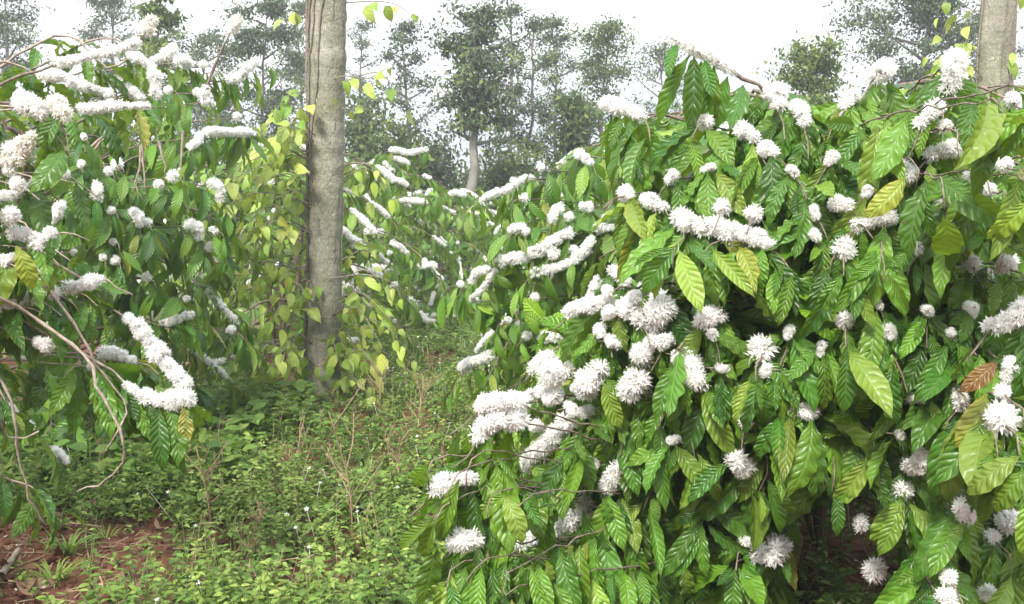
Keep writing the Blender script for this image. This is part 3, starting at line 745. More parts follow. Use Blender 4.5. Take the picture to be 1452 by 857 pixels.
# ---- the tall bush behind it
tall = Bush(-2.95, 6.5, 2.42, 1.32, 'mid', 31, 'tall dense coffee bush on the left, behind the bare arching branches, dotted with white blossom', n_br=52, flower=0.30, leaf=0.19, spacing=0.055, density=0.8, bright=-0.08)
for run in [
    [(290, 190, 7), (320, 189, 8), (350, 191, 8)], [(330, 113, 7), (350, 98, 9), (364, 88, 9)], [(250, 90, 8), (264, 92, 10)], [(168, 235, 10)], [(137, 265, 9), (137, 286, 9)],
    [(88, 290, 9), (78, 310, 9)], [(248, 252, 10)], [(228, 264, 8)], [(300, 262, 7), (312, 282, 11)], [(276, 322, 8), (281, 334, 11)], [(305, 330, 8)], [(304, 352, 9)],
    [(190, 302, 9), (195, 316, 8)], [(208, 318, 9)], [(165, 372, 8)], [(146, 366, 6)], [(211, 396, 8)], [(232, 458, 7), (252, 453, 8), (276, 447, 6)], [(330, 472, 7)],
    [(115, 235, 7)], [(155, 245, 7)], [(160, 300, 7)], [(290, 95, 7)], [(300, 105, 7)], [(290, 145, 8)], [(282, 132, 7)], [(335, 168, 7)], [(105, 360, 6)], [(268, 425, 6)],
    [(240, 130, 7)], [(163, 345, 6)], [(120, 195, 6)], [(280, 195, 7), (270, 208, 6)], [(330, 470, 7)]]:
    tall.hero(run, ext=0.10)
# a leafless shoot standing out of its top, old bare twigs in the middle
tall.branch(smooth_path([P(288, 140, 5.6), P(303, 95, 5.6), P(322, 55, 5.6), P(338, 28, 5.6)], 24), [(0.85, 1.0, 0.034, 0.7), (0.02, 0.1, 0.03, 0.7)], leaf_from=0.5, leaf_to=0.4, r0=0.009, cream=(0,))
for a in ([(203, 200), (198, 235), (192, 262), (203, 284)], [(202, 198), (203, 240), (206, 272)], [(225, 200), (232, 230), (236, 250)], [(260, 185), (258, 225), (261, 258)], [(135, 212), (150, 195), (180, 185)], [(130, 208), (158, 186), (185, 176)]):
    tall.branch(smooth_path([P(x, y, 5.15) for x, y in a], 14), [], leaf_from=0.5, leaf_to=0.4, r0=0.007, wood=M['pale_twig'])

# ---- second bush of the right row
second = Bush(1.05, 7.0, 2.05, 1.45, 'mid', 41, 'second coffee bush of the right row, long sausages of blossom on its path side', n_br=46, flower=0.35, leaf=0.19, spacing=0.055, density=0.45, bright=0.06)
for run in [
    [(810, 332, 10), (780, 350, 10), (745, 366, 10), (708, 373, 9)], [(838, 342, 8), (830, 360, 9), (800, 378, 9), (757, 391, 8)], [(787, 364, 11)], [(812, 357, 8)],
    [(727, 327, 9), (742, 325, 8)], [(790, 298, 9), (786, 311, 9)], [(806, 309, 8)], [(826, 296, 8), (840, 297, 8)], [(860, 312, 8)], [(852, 323, 9), (866, 322, 9)],
    [(755, 253, 6), (720, 270, 7), (686, 283, 6)], [(766, 240, 7)], [(742, 282, 8)], [(820, 220, 6), (840, 233, 9)], [(692, 508, 8), (662, 525, 9)], [(790, 478, 9), (770, 481, 9)],
    [(690, 384, 8), (672, 396, 6)], [(700, 386, 5), (685, 410, 5), (672, 428, 5)], [(650, 405, 6)], [(872, 388, 11), (890, 408, 12)], [(848, 398, 7), (838, 428, 9)], [(748, 478, 8)],
    [(720, 455, 6)], [(760, 425, 8)], [(745, 330, 7)]]:
    second.hero(run, ext=0.12)
for p in [(700, 440), (760, 455), (720, 290), (900, 310)]:
    second.shoot(*p, n=6, size=0.12)

# ---- the rest of the rows
rows = [
    (-2.2, 9.5, 2.25, 1.40, 'mid', 'coffee bush in the left row standing just behind the vine-covered trunk', 40, 0.6),
    (-2.05, 12.4, 2.3, 1.45, 'mid', 'third coffee bush back in the left row, right of the vine-covered trunk, heavily in blossom', 42, 0.95),
    (-2.25, 15.8, 2.1, 1.4, 'lo', 'fourth coffee bush back in the left row, its blossom showing as white flecks', 34, 0.9),
    (-2.0, 19.0, 2.0, 1.4, 'lo', 'last coffee bush of the left row where the path fades out', 34, 0.9),
    (0.95, 10.0, 2.0, 1.4, 'mid', 'third coffee bush of the right row, half hidden behind the long blossom sausages', 38, 0.6),
    (0.75, 13.0, 2.0, 1.4, 'lo', 'fourth coffee bush of the right row, dark green beside the far end of the path', 34, 0.6),
    (0.5, 16.2, 1.95, 1.45, 'lo', 'fifth coffee bush of the right row, below the vine-wrapped tree', 34, 0.7),
    (-0.85, 14.6, 1.95, 1.25, 'mid', 'dark coffee bush closing off the end of the path between the two rows', 40, 0.8),
    (-6.1, 9.6, 2.2, 1.5, 'lo', 'coffee bush in the row beyond, glimpsed through the tall left bush', 34, 0.5),
    (-5.9, 13.0, 2.2, 1.5, 'lo', 'farther coffee bush in the row beyond the tall left bush', 34, 0.5),
    (4.7, 6.6, 2.0, 1.3, 'mid', 'coffee bush in the next row, behind the near right bush', 34, 0.4),
    (5.0, 10.2, 2.0, 1.35, 'lo', 'coffee bush farther back in the next row, behind the right shade tree', 30, 0.4),
]
later = []
for i, (x, y, h, r, lod, lab, nb, fl) in enumerate(rows):
    b = Bush(x, y, h, r, lod, 60 + i, lab, n_br=nb, flower=fl, leaf=0.19 if lod == 'mid' else 0.21, spacing=0.06 if lod == 'mid' else 0.075, density=0.5, merge_wood=lod == 'lo', bright=0.08)
    if i == 1:
        for run in [[(555, 214, 5), (580, 218, 5), (602, 213, 5)], [(560, 226, 5), (578, 232, 5)], [(545, 232, 5), (556, 245, 5)], [(560, 256, 5), (575, 262, 5)], [(570, 285, 5), (600, 288, 5)], [(640, 275, 5), (655, 277, 5)],
                    [(508, 380, 6), (530, 381, 6), (550, 382, 6)], [(492, 405, 7), (508, 412, 7)], [(598, 378, 6), (615, 377, 6)], [(555, 345, 5), (575, 358, 5)], [(520, 330, 5), (543, 330, 5)]]:
            b.hero(run, Y=11.4, ext=0.08)
    if i == 0:
        for run in [[(484, 325, 6), (490, 336, 6), (512, 345, 6)], [(500, 352, 5), (516, 350, 5)], [(375, 258, 6), (385, 260, 6)], [(440, 420, 6)]]:
            b.hero(run, Y=8.4, ext=0.08)
    later.append(b)
for b in [near, left, tall, second] + later: b.finish()
print('bushes done', len(bpy.data.objects))

# ------------------------------------------------------------------ shade-tree trunks and pepper vines
def shade_trunk(base, top, r0, r1, label, seed, knots=()):
    rng = np.random.default_rng(seed)
    base, top = np.array(base, float), np.array(top, float)
    root = tag(empty('shade_tree', base), label, 'tree', 'vine posts and shade trees')
    n = 160
    t = np.linspace(0, 1, n)
    pts = base + t[:, None] * (top - base); pts[0, 2] -= 0.1
    pts[:, 0] += 0.02 * np.sin(t * 5 + seed); 
    rad = r0 + (r1 - r0) * t + 0.0022 * rng.normal(size=n) + 0.0018 * np.sin(t * 60 + 2 * np.sin(t * 21)) + 0.075 * np.exp(-t * 26)
    for k in knots: rad += 0.007 * np.exp(-((t - k) / 0.006) ** 2)
    mb = MB(); mb.tube(pts, rad, 28)
    mb.v[0] += np.vstack([(rng.normal(size=(len(mb.v[0]) - 1, 3)) * 0.0022), np.zeros((1, 3))])
    mb.build('trunk', M['bark'], root, base)
    # a lopped head of limbs and leaves above the picture
    lv = Leaves(); tp = pts[-1]
    for k in range(7):
        a = k * 0.9 + seed; e = tp + np.array([cos(a) * 0.9, sin(a) * 0.9, rng.uniform(0.8, 1.8)])
        q = smooth_path([tp - np.array([0, 0, 0.1]), (tp + e) / 2 + np.array([0, 0, 0.25]), e], 8); cr = MB(); cr.tube(q, np.linspace(0.05, 0.012, 8), 6); cr.build('limb', M['far_bark'], root, base)
        for p in q[3:]:
            for _ in range(8):
                d = unit(rng.normal(size=3) + np.array([0, 0, -0.2])); lv.add(p + rng.normal(size=3) * 0.12, d, rng.normal(size=3) + np.array([0, 0, 1.0]), rng.uniform(0.1, 0.17), (rng.random(), rng.random(), 0))
    fm = MB(); lv.into(fm, 'small', rng); fm.build('crown', M['tree_leaf'], root, base)
    return root, pts, rad

TR = 7.8
tb = P(453, 577, TR); tb[2] = 0; tt = P(467, 0, TR - 0.25); tt = tb + (tt - tb) * (5.6 / tt[2])
trunk1, tp1, tr1 = shade_trunk(tb, tt, 0.120, 0.150, 'tall grey-brown shade tree trunk beside the path, pepper vine climbing its left side', 1, (0.33, 0.36, 0.47, 0.52))
tb2 = P(1400, 300, 8.6); tb2[2] = 0; tt2 = tb2 + np.array([0.02, 0, 5.6])
trunk2, tp2, tr2 = shade_trunk(tb2, tt2, 0.14, 0.135, 'smooth grey shade tree trunk at the right edge, rising behind the near bush', 4, (0.4, 0.6))

def vine(label, tp, rad, laterals, climbers, seed, lod, leafsize, loose=()):
    """a climber on the trunk tp: climbers = (z0, z1, side angle), laterals = (z, dx, dy, length, droop, leaves)"""
    rng = np.random.default_rng(seed)
    base = np.array([tp[0][0], tp[0][1], 0])
    root = tag(empty('pepper_vine', base), label, 'vine', 'pepper vines on the shade trees')
    at = lambda z: np.array([np.interp(z, tp[:, 2], tp[:, 0]), np.interp(z, tp[:, 2], tp[:, 1]), z])
    rd = lambda z: np.interp(z, tp[:, 2], rad)
    lv = Leaves()
    for z0, z1, a0, a1, r in climbers:
        z = np.linspace(z0, z1, 26); a = np.linspace(a0, a1, 26) + 0.10 * np.sin(z * 7 + a0 * 9) + np.cumsum(rng.normal(size=26) * 0.025)
        pts = np.array([at(k) + (rd(k) + r * 0.7 + 0.004) * np.array([cos(q), sin(q), 0]) for k, q in zip(z, a)])
        st = MB(); st.tube(pts, r * (1 + 0.35 * (np.arange(26) % 5 == 0)), 6); st.build('climbing_stem', M['vine_stem'], root, base)
    def leafat(p, tg):
        sd = unit(np.cross(tg, (0, 0, 1)) + 1e-6) * rng.choice([-1, 1])
        d = unit(sd * 0.6 + tg * 0.45 - np.array([0, 0, rng.uniform(0.2, 1.5)]) + rng.normal(size=3) * 0.35)
        n = np.array([rng.uniform(-0.5, 0.5), -0.7, rng.uniform(0.1, 1.0)]) + rng.normal(size=3) * 0.45
        lv.add(p, d, n, leafsize * rng.uniform(0.55, 1.3), (np.clip(rng.beta(2.2, 1.6), 0, 1), rng.random(), rng.uniform(0.3, 0.9) if rng.random() < 0.12 else 0))
    for z, ang, L, droop, nl in laterals:
        p0 = at(z) + rd(z) * np.array([cos(ang), sin(ang), 0]); o = np.array([cos(ang), sin(ang), 0])
        p1 = p0 + o * L * 0.5 + np.array([0, 0, 0.08]); p2 = p0 + o * L + np.array([0, 0, -droop * L])
        q = smooth_path([p0, p1, p2], 12)
        tw = MB(); tw.tube(q, np.linspace(0.005, 0.002, 12), 4); tw.build('side_shoot', M['vine_stem'], root, base)
        for t in np.linspace(0.25, 1, nl):
            k = int(t * 11); leafat(q[k] + rng.normal(size=3) * 0.02, unit(q[min(11, k + 1)] - q[k - 1]))
    for path, nl in loose:
        q = smooth_path(path, 16); tw = MB(); tw.tube(q, np.linspace(0.006, 0.0025, 16), 5); tw.build('side_shoot', M['vine_stem'], root, base)
        for t in np.linspace(0.45, 1, nl):
            k = int(t * 15); leafat(q[k], unit(q[min(15, k + 1)] - q[k - 1]))
    fm = MB(); lv.into(fm, lod, rng); fm.build('foliage', M['pepper_leaf'], root, base)
    return root

vr = np.random.default_rng(77)
lat = []
for k in range(48):                                      # left and front-left of the trunk
    z = vr.uniform(0.15, 2.35); w = 1.0 if z < 1.9 else 0.6
    lat.append((z, pi + vr.uniform(-0.4, 1.05), vr.uniform(0.25, 0.85) * w, vr.uniform(0.05, 0.6), int(vr.integers(5, 10))))
for k in range(20):                                      # low on the right
    z = vr.uniform(0.1, 0.85)
    lat.append((z, vr.uniform(-0.9, 0.5), vr.uniform(0.2, 0.75), vr.uniform(0.1, 0.5), int(vr.integers(4, 8))))
for k in range(18):                                      # skirts round the foot
    lat.append((vr.uniform(0.1, 0.95), vr.choice([-2.3, -0.7]) + vr.uniform(-0.6, 0.6), vr.uniform(0.1, 0.4), 0.3, 5))
for k in range(10):
    lat.append((vr.uniform(0.8, 1.9), vr.uniform(-0.2, 1.2), vr.uniform(0.2, 0.4), 0.4, 3))
loose = [([P(458, 118, 7.6), P(490, 108, 7.4), P(520, 112, 7.4), P(552, 95, 7.4)], 5), ([P(452, 130, 7.6), P(500, 112, 7.5), P(540, 105, 7.4), P(575, 150, 7.4)], 4),
         ([P(480, 5, 7.6), P(530, 2, 7.4), P(560, 6, 7.4), P(580, 18, 7.4)], 5), ([P(455, 150, 7.6), P(495, 155, 7.5), P(515, 150, 7.5)], 3), ([P(440, 20, 7.7), P(410, 15, 7.6), P(405, 25, 7.6)], 3),
         ([P(470, 395, 7.6), P(520, 390, 7.4), P(560, 405, 7.4), P(572, 440, 7.4)], 6)]
clim = [(0.0, 3.6, 3.6, 3.3, 0.011), (1.7, 4.2, 3.3, 4.6, 0.009), (1.9, 4.3, 3.9, 5.3, 0.007), (0.9, 3.4, 3.0, 3.5, 0.008), (2.4, 4.6, 3.2, 3.9, 0.012), (2.0, 3.6, 3.5, 4.1, 0.006), (1.5, 1.95, 4.6, 3.6, 0.005), (0.0, 1.6, 5.9, 6.1, 0.004)]
vine('light green pepper vine with hanging heart-shaped leaves round the trunk beside the path', tp1, tr1, lat, clim, 5, 'pepper', 0.125, loose)
lat2 = [(vr.uniform(0.9, 2.1), vr.uniform(pi, 2 * pi), vr.uniform(0.2, 0.7), vr.uniform(0.1, 0.6), int(vr.integers(4, 7))) for _ in range(30)]
lat2 += [(vr.uniform(2.5, 3.6), vr.choice([0.2, 3.0]) + vr.uniform(-0.5, 0.3), vr.uniform(0.25, 0.5), vr.uniform(0.2, 0.9), 5) for _ in range(7)]
lat2 += [(vr.uniform(2.55, 2.9), pi + vr.uniform(-0.2, 0.5), vr.uniform(0.3, 0.55), vr.uniform(0.1, 0.5), 7) for _ in range(4)]
loose2 = [([P(1445, -10, 8.3), P(1438, 40, 8.3), P(1434, 110, 8.3), P(1440, 190, 8.3)], 3), ([P(1440, 5, 8.3), P(1425, 60, 8.3), P(1436, 140, 8.3), P(1436, 200, 8.3)], 2), ([P(1385, 10, 8.3), P(1370, 30, 8.3), P(1368, 55, 8.3), P(1355, 75, 8.3)], 5)]
vine('yellowing pepper vine hanging about the trunk at the right edge', tp2, tr2, lat2, [(0, 4.2, 3.2, 3.0, 0.01), (0.4, 4.4, 5.9, 6.2, 0.01)], 6, 'pepper', 0.13, loose2)

# ------------------------------------------------------------------ background trees
def bg_tree(px, Y, top_py, width_px, label, seed, style='green', trunk_r=0.09, low=0.35, leaves=3600, leafsize=0.10, lean=0.0, name='plantation_tree', ntrunk=1, ivy=False, bright=0.0, clump=0.2):
    rng = np.random.default_rng(seed)
    b = P(px, 310, Y); b[2] = 0
    h = P(px, top_py, Y)[2]; w = width_px / F * Y
    root = tag(empty(name, b), label, 'tree', 'tall thin trees behind the coffee rows')
    wood = MB(); lv = Leaves()
    tips = []
    for k in range(ntrunk):
        off = (k - (ntrunk - 1) / 2) * 0.5
        z = np.linspace(-0.1, h * (0.96 - 0.1 * k), 12)
        wob = np.cumsum(rng.normal(size=(12, 2)) * 0.05, 0)
        pts = np.stack([b[0] + off * (0.3 + z / h) + lean * z / h + wob[:, 0], b[1] + wob[:, 1], z], 1)
        wood.tube(pts, np.linspace(trunk_r, 0.015, 12), 7)
        nl = int(20 / ntrunk)
        for i in range(nl):
            f = low + (1 - low) * (i + rng.uniform(0, 0.8)) / nl
            p = np.array([np.interp(f * h, z, pts[:, c]) for c in range(3)])
            a = i * 2.4 + rng.uniform(-0.5, 0.5)
            env = sin(pi * min(1.0, 0.22 + 0.72 * (f - low) / (1 - low))) ** 0.8
            L = 0.5 * w * env * rng.uniform(0.55, 1.15) / (1 if ntrunk == 1 else 1.5)
            e = p + np.array([cos(a) * L, sin(a) * L, L * rng.uniform(0.3, 0.9)])
            q = smooth_path([p, (p + e) / 2 + np.array([0, 0, -0.06 * L]), e], 7)
            wood.tube(q, np.linspace(max(0.014, trunk_r * 0.32), 0.006, 7), 4)
            for j in range(3, 7): tips.append((q[j], 0.7 + 0.1 * j))
            for _ in range(3):
                s = q[rng.integers(2, 6)]; d = unit(rng.normal(size=3) + np.array([0, 0, 0.4])) * L * rng.uniform(0.25, 0.5)
                qq = np.array([s, s + d * 0.5, s + d]); wood.tube(qq, np.linspace(0.01, 0.004, 3), 3); tips.append((s + d, 0.8)); tips.append((s + d * 0.6, 0.8))
    wood.build('trunk', M['pale_bark' if ivy else 'far_bark'], root, b)
    per = max(4, int(leaves * 2.0) // len(tips))
    for p, sc in tips:
        m = int(per * rng.choice([0.1, 0.4, 1.2, 3.0])); tn = np.clip(rng.normal(0.45 + bright, 0.2), 0, 1)
        for _ in range(m):
            o = rng.normal(size=3) * clump * sc * np.array([1, 1, 0.5]) * min(1.0, w / 2.2)
            lv.add(p + o, unit(rng.normal(size=3) + np.array([0, 0, -0.3])), rng.normal(size=3) + np.array([0, 0, 0.8]), leafsize * rng.uniform(0.6, 1.3), (np.clip(tn + rng.normal() * 0.12, 0, 1), rng.random(), 0))
    if ivy:
        for _ in range(900):
            z = h * rng.uniform(0.58, 0.86); a = rng.uniform(0, 6.28); r = 0.15 + abs(rng.normal()) * 0.22
            lv.add(np.array([b[0] + cos(a) * r, b[1] + sin(a) * r, z]), unit(rng.normal(size=3) + np.array([0, 0, -0.8])), rng.normal(size=3) + np.array([0, -0.5, 0.5]), 0.15 * rng.uniform(0.7, 1.2), (rng.uniform(0.6, 1), rng.random(), 0.1))
    fm = MB(); lv.into(fm, 'small', rng)
    fm.build('crown', M['dusky_leaf' if style == 'dusky' else 'tree_leaf'], root, b)

trees = [
    (22, 30, -20, 120, 'tall dark conical tree at the left edge of the skyline', 'dusky', dict(low=0.2, leaves=4200, trunk_r=0.13)),
    (165, 32, -12, 130, 'feathery grey-green tree above the arching blossom branch', 'dusky', dict(leaves=3800)),
    (222, 20, -25, 85, 'small bright green sapling tree above the tall left bush', 'green', dict(leaves=2000, bright=0.25, trunk_r=0.06)),
    (290, 30, 50, 150, 'low pale tree between the feathery tree and the vine-covered trunk', 'dusky', dict(leaves=3400, bright=0.1)),
    (375, 27, 5, 130, 'broad grey-green tree directly left of the vine-covered trunk', 'dusky', dict(leaves=4800)),
    (425, 34, -5, 130, 'dense tree partly hidden by the vine-covered trunk', 'green', dict(leaves=4200, low=0.2)),
    (512, 36, 25, 70, 'sparse dark tree peeping out right of the vine-covered trunk', 'dusky', dict(leaves=1500)),
    (592, 27, 28, 85, 'thin single-stemmed tree with a sparse tufted crown', 'dusky', dict(leaves=1500, low=0.45, lean=-0.5, trunk_r=0.09)),
    (672, 21, 12, 125, 'vine-wrapped tree with a pale trunk above the end of the path', 'dusky', dict(leaves=2600, trunk_r=0.17, low=0.5, ivy=True)),
    (742, 26, -20, 100, 'lanky twin-stemmed tree right of the vine-wrapped tree', 'dusky', dict(leaves=2000, ntrunk=2, low=0.4, trunk_r=0.08)),
    (795, 29, 22, 95, 'slender tree with thin upright limbs, left of the leafy round-topped one', 'dusky', dict(leaves=2600, bright=0.15, low=0.25)),
    (860, 27, 28, 120, 'leafy green tree with an open rounded crown behind the right row', 'green', dict(leaves=4200, low=0.3, bright=0.05)),
    (925, 33, 60, 90, 'pale smaller tree behind the high leafy twig', 'dusky', dict(leaves=1900, bright=0.15)),
    (1140, 20, 80, 120, 'low rounded olive-green tree behind the top of the near bush', 'green', dict(leaves=3600, low=0.45, bright=0.25, trunk_r=0.07)),
    (1285, 25, -18, 230, 'wide feathery dark tree above the near bush', 'dusky', dict(leaves=8500, low=0.35, trunk_r=0.14, clump=0.26)),
    (1385, 31, 20, 130, 'dusky tree behind the trunk at the right edge', 'dusky', dict(leaves=3000)),
]
for i, (px, Y, ty, w, lab, sty, kw) in enumerate(trees):
    bg_tree(px, Y, ty, w, lab, 200 + i, sty, **kw)

def shrub(px, Y, top_py, width_px, label, seed, bright=0.0, leaves=8000, style='tree_leaf', size=0.14):
    rng = np.random.default_rng(seed)
    b = P(px, 310, Y); b[2] = 0; h = P(px, top_py, Y)[2]; w = width_px / F * Y
    root = tag(empty('leafy_shrub', b), label, 'shrub', 'shrubs and small trees below the tall trees')
    wood = MB(); lv = Leaves(); cl = []
    for k in range(26):
        a = k * 2.4; f = rng.uniform(0.2, 1.0)
        L = 0.5 * w * sin(pi * min(1, 0.25 + 0.68 * f)) * rng.uniform(0.4, 1.05)
        e = b + np.array([cos(a) * L, sin(a) * L, h * f * 0.95])
        q = smooth_path([b + np.array([0, 0, 0.02 * k]), b + np.array([cos(a) * L * 0.35, sin(a) * L * 0.35, h * f * 0.55]), e], 7)
        wood.tube(q, np.linspace(0.03, 0.006, 7), 4); cl += [q[4], q[5], q[6]]
    wood.build('stem', M['far_bark'], root, b)
    per = leaves // len(cl)
    for p in cl:
        tn = np.clip(rng.normal(0.4 + bright, 0.2), 0, 1); sg = rng.uniform(0.16, 0.36) * min(1.6, w / 2.0)
        for _ in range(int(per * rng.uniform(0.5, 1.5))):
            lv.add(p + rng.normal(size=3) * sg, unit(rng.normal(size=3) + np.array([0, 0, -0.5])), rng.normal(size=3) + np.array([0, 0, 0.8]), size * rng.uniform(0.6, 1.3), (np.clip(tn + rng.normal() * 0.12, 0, 1), rng.random(), 0))
    fm = MB(); lv.into(fm, 'small', rng); fm.build('foliage', M[style], root, b)

for i, (px, Y, ty, w, lab, br, st) in enumerate([
    (20, 24, 190, 190, 'dark shrub at the far left below the conical tree', -0.1, 'tree_leaf'),
    (520, 24, 128, 90, 'dark bushy tree with a rounded top just right of the vine-covered trunk', -0.15, 'tree_leaf'),
    (560, 22, 165, 110, 'olive shrub right of the dark bushy tree', 0.1, 'tree_leaf'),
    (615, 23, 195, 110, 'grey-green shrub under the thin tufted tree', 0.0, 'dusky_leaf'),
    (705, 25, 150, 80, 'dark shrub leaning behind the vine-wrapped tree', -0.1, 'tree_leaf'),
    (745, 24, 205, 100, 'pale green shrub below the twin-stemmed tree', 0.2, 'tree_leaf'),
    (808, 21, 132, 85, 'dark rounded leafy tree in front of the slender one', -0.1, 'tree_leaf'),
    (712, 23, 225, 70, 'yellow-green shrub beside the pale vine-wrapped trunk', 0.3, 'tree_leaf'),
    (870, 22, 190, 110, 'green shrub behind the crown of the second right-row bush', 0.0, 'tree_leaf'),
    (960, 23, 160, 120, 'olive shrub seen under the high leafy twig', 0.1, 'tree_leaf'),
    (330, 24, 170, 160, 'dark shrub behind the tall left bush', -0.1, 'tree_leaf'),
    (420, 22, 200, 130, 'green shrub behind the pepper vine', 0.0, 'tree_leaf'),
    (1400, 18, 170, 160, 'bright green shrub behind the trunk at the right edge', 0.25, 'tree_leaf'),
    (1230, 24, 170, 160, 'dusky shrub at the foot of the wide feathery tree', 0.0, 'dusky_leaf'),
]):
    shrub(px, Y, ty, w, lab, 300 + i, br, style=st)

# far wood closing the horizon
rng = np.random.default_rng(900); lv = Leaves()
for k in range(330):
    x = rng.uniform(-52, 52); y = rng.uniform(38, 60); h = rng.uniform(2.8, 5.0); r = rng.uniform(1.0, 2.2); tn = rng.uniform(0.1, 0.7)
    for _ in range(70):
        d = unit(rng.normal(size=3)); p = np.array([x, y, h * 0.55]) + d * np.array([r, r, h * 0.48]) * rng.uniform(0.55, 1.0)
        lv.add(p, unit(rng.normal(size=3)), rng.normal(size=3) + np.array([0, -0.3, 0.6]), rng.uniform(0.35, 0.6), (np.clip(tn + rng.normal() * 0.1, 0, 1), rng.random(), 0))
mb = MB(); lv.into(mb, 'small', rng); tag(mb.build('far_woods', M['tree_leaf']), 'dim far wood closing the horizon between the trunks', 'woods', kind='stuff')

# lattice mast at the far left
mx = P(32, 310, 44); mx[2] = 0
mast = tag(empty('lattice_mast', mx), 'thin steel lattice mast rising behind the conical tree at the left edge', 'mast')
mb = MB(); hm = 12.5
for sx in (-1, 1):
    for sy in (-1, 1):
        mb = MB(); mb.tube([mx + np.array([sx * 0.42, sy * 0.42, 0]), mx + np.array([sx * 0.26, sy * 0.26, hm])], 0.035, 5); mb.build('leg', M['steel'], mast, mx)
mb = MB()
for k in range(16):
    z0, z1 = hm * k / 16, hm * (k + 1) / 16; w0, w1 = 0.42 - 0.16 * k / 16, 0.42 - 0.16 * (k + 1) / 16
    for a, b_ in (((-1, -1), (1, -1)), ((1, -1), (1, 1)), ((1, 1), (-1, 1)), ((-1, 1), (-1, -1))):
        p, q = mx + np.array([a[0] * w0, a[1] * w0, z0]), mx + np.array([b_[0] * w1, b_[1] * w1, z1])
        mb.tube([p, q], 0.016, 4); mb.tube([mx + np.array([a[0] * w1, a[1] * w1, z1]), q], 0.016, 4)
mb.build('bracing', M['steel'], mast, mx)

# ------------------------------------------------------------------ ground
def gnoise(x, y):
    return (0.030 * np.sin(x * 1.7 + 0.6 * np.sin(y * 1.1)) * np.cos(y * 1.3 + 0.4) + 0.016 * np.sin(x * 4.1 + y * 2.3) + 0.010 * np.sin(x * 9.3 - y * 7.1) * np.sin(y * 11.0 + x * 3))
xs = np.unique(np.concatenate([np.arange(-7, 7.01, 0.07), np.linspace(-300, -7, 34), np.linspace(7, 300, 34)]))
ys = np.unique(np.concatenate([np.arange(1.5, 18.01, 0.07), np.linspace(-40, 1.5, 12), np.linspace(18, 600, 50)]))
GX, GY = np.meshgrid(xs, ys); rng = np.random.default_rng(5)
fade = np.clip((30 - np.abs(GY)) / 12, 0, 1) * np.clip((14 - np.abs(GX)) / 7, 0, 1)
GZ = (gnoise(GX, GY) + rng.normal(size=GX.shape) * 0.007) * fade
nx, ny = len(xs), len(ys)
i, j = np.meshgrid(np.arange(ny - 1), np.arange(nx - 1), indexing='ij')
q = np.stack([i * nx + j, i * nx + j + 1, (i + 1) * nx + j + 1, (i + 1) * nx + j], -1).reshape(-1, 4)
mb = MB(); mb.add(np.stack([GX, GY, GZ], -1).reshape(-1, 3), q)
tag(mb.build('ground', M['soil']), 'red-brown plantation soil', 'ground', kind='structure')

bush_xy = [(1.30, 4.15, 0.75), (-2.75, 3.75, 0.8), (-2.95, 6.5, 1.22), (1.05, 7.0, 1.0)] + [(r[0], r[1], 1.05) for r in rows]
def under(x, y): return any((x - a) ** 2 + (y - b) ** 2 < r * r for a, b, r in bush_xy)
def patch(x, y):
    """bare red patches"""
    a = ((x + 2.15) / 0.85) ** 2 + ((y - 3.75) / 0.95) ** 2
    b = ((x + 1.55) / 0.25) ** 2 + ((y - 4.5) / 0.13) ** 2
    c = ((x + 0.75) / 0.25) ** 2 + ((y - 10.2) / 0.35) ** 2
    return min(a, b * 1.1, c)

# weed plants: a few kinds of little plant, set thousands of times into one mesh of ground cover
def weed_plant(rng, h, nl, ls, tone):
    lv = Leaves(); mb = MB(); nst = rng.integers(1, 4)
    for s in range(nst):
        lean = rng.normal(size=2) * 0.35 * h
        top = np.array([lean[0], lean[1], h * rng.uniform(0.7, 1.1)])
        mb.tube([np.zeros(3), top * np.array([0.4, 0.4, 0.55]), top], [0.0028, 0.0022, 0.001], 3)
        for k in range(max(3, nl // nst)):
            t = rng.uniform(0.25, 1.0); p = top * np.array([t ** 1.3, t ** 1.3, t]); a = k * 2.4 + rng.uniform(-0.4, 0.4)
            d = np.array([cos(a), sin(a), rng.uniform(-0.35, 0.5)])
            lv.add(p, unit(d), np.array([0, 0, 1.0]) + rng.normal(size=3) * 0.3, ls * rng.uniform(0.6, 1.25) * (1.15 - 0.45 * t), (np.clip(tone + rng.normal() * 0.14, 0, 1), rng.random(), rng.uniform(0, 0.1)))
    lv.into(mb, 'weed', rng)
    return np.vstack(mb.v), np.vstack(mb.f), np.vstack(mb.uv), np.vstack(mb.t)
wr = np.random.default_rng(55)
small = [weed_plant(wr, wr.uniform(0.08, 0.18), 15, 0.036, wr.uniform(0.45, 0.85)) for _ in range(9)]
talls = [weed_plant(wr, wr.uniform(0.18, 0.36), 22, 0.048, wr.uniform(0.25, 0.75)) for _ in range(9)]
broad = [weed_plant(wr, wr.uniform(0.14, 0.26), 13, 0.095, wr.uniform(0.2, 0.5)) for _ in range(6)]
cover = MB(); grass = Leaves(); spots = []
def place(tpl, x, y, s):
    v, f, uv, t = tpl
    a = wr.uniform(0, 6.28); c, sn = cos(a), sin(a)
    vv = v * s; vv = np.stack([vv[:, 0] * c - vv[:, 1] * sn + x, vv[:, 0] * sn + vv[:, 1] * c + y, vv[:, 2] + gnoise(x, y) - 0.005], 1)
    tt_ = t.copy(); tt_[:, 0] = np.clip(tt_[:, 0] + wr.normal() * 0.13 + 0.16 * math.sin(x * 1.9 + 0.7) * math.sin(y * 1.3 + x), 0, 1)
    cover.add(vv, f, uv, tt_)
cnt = 0
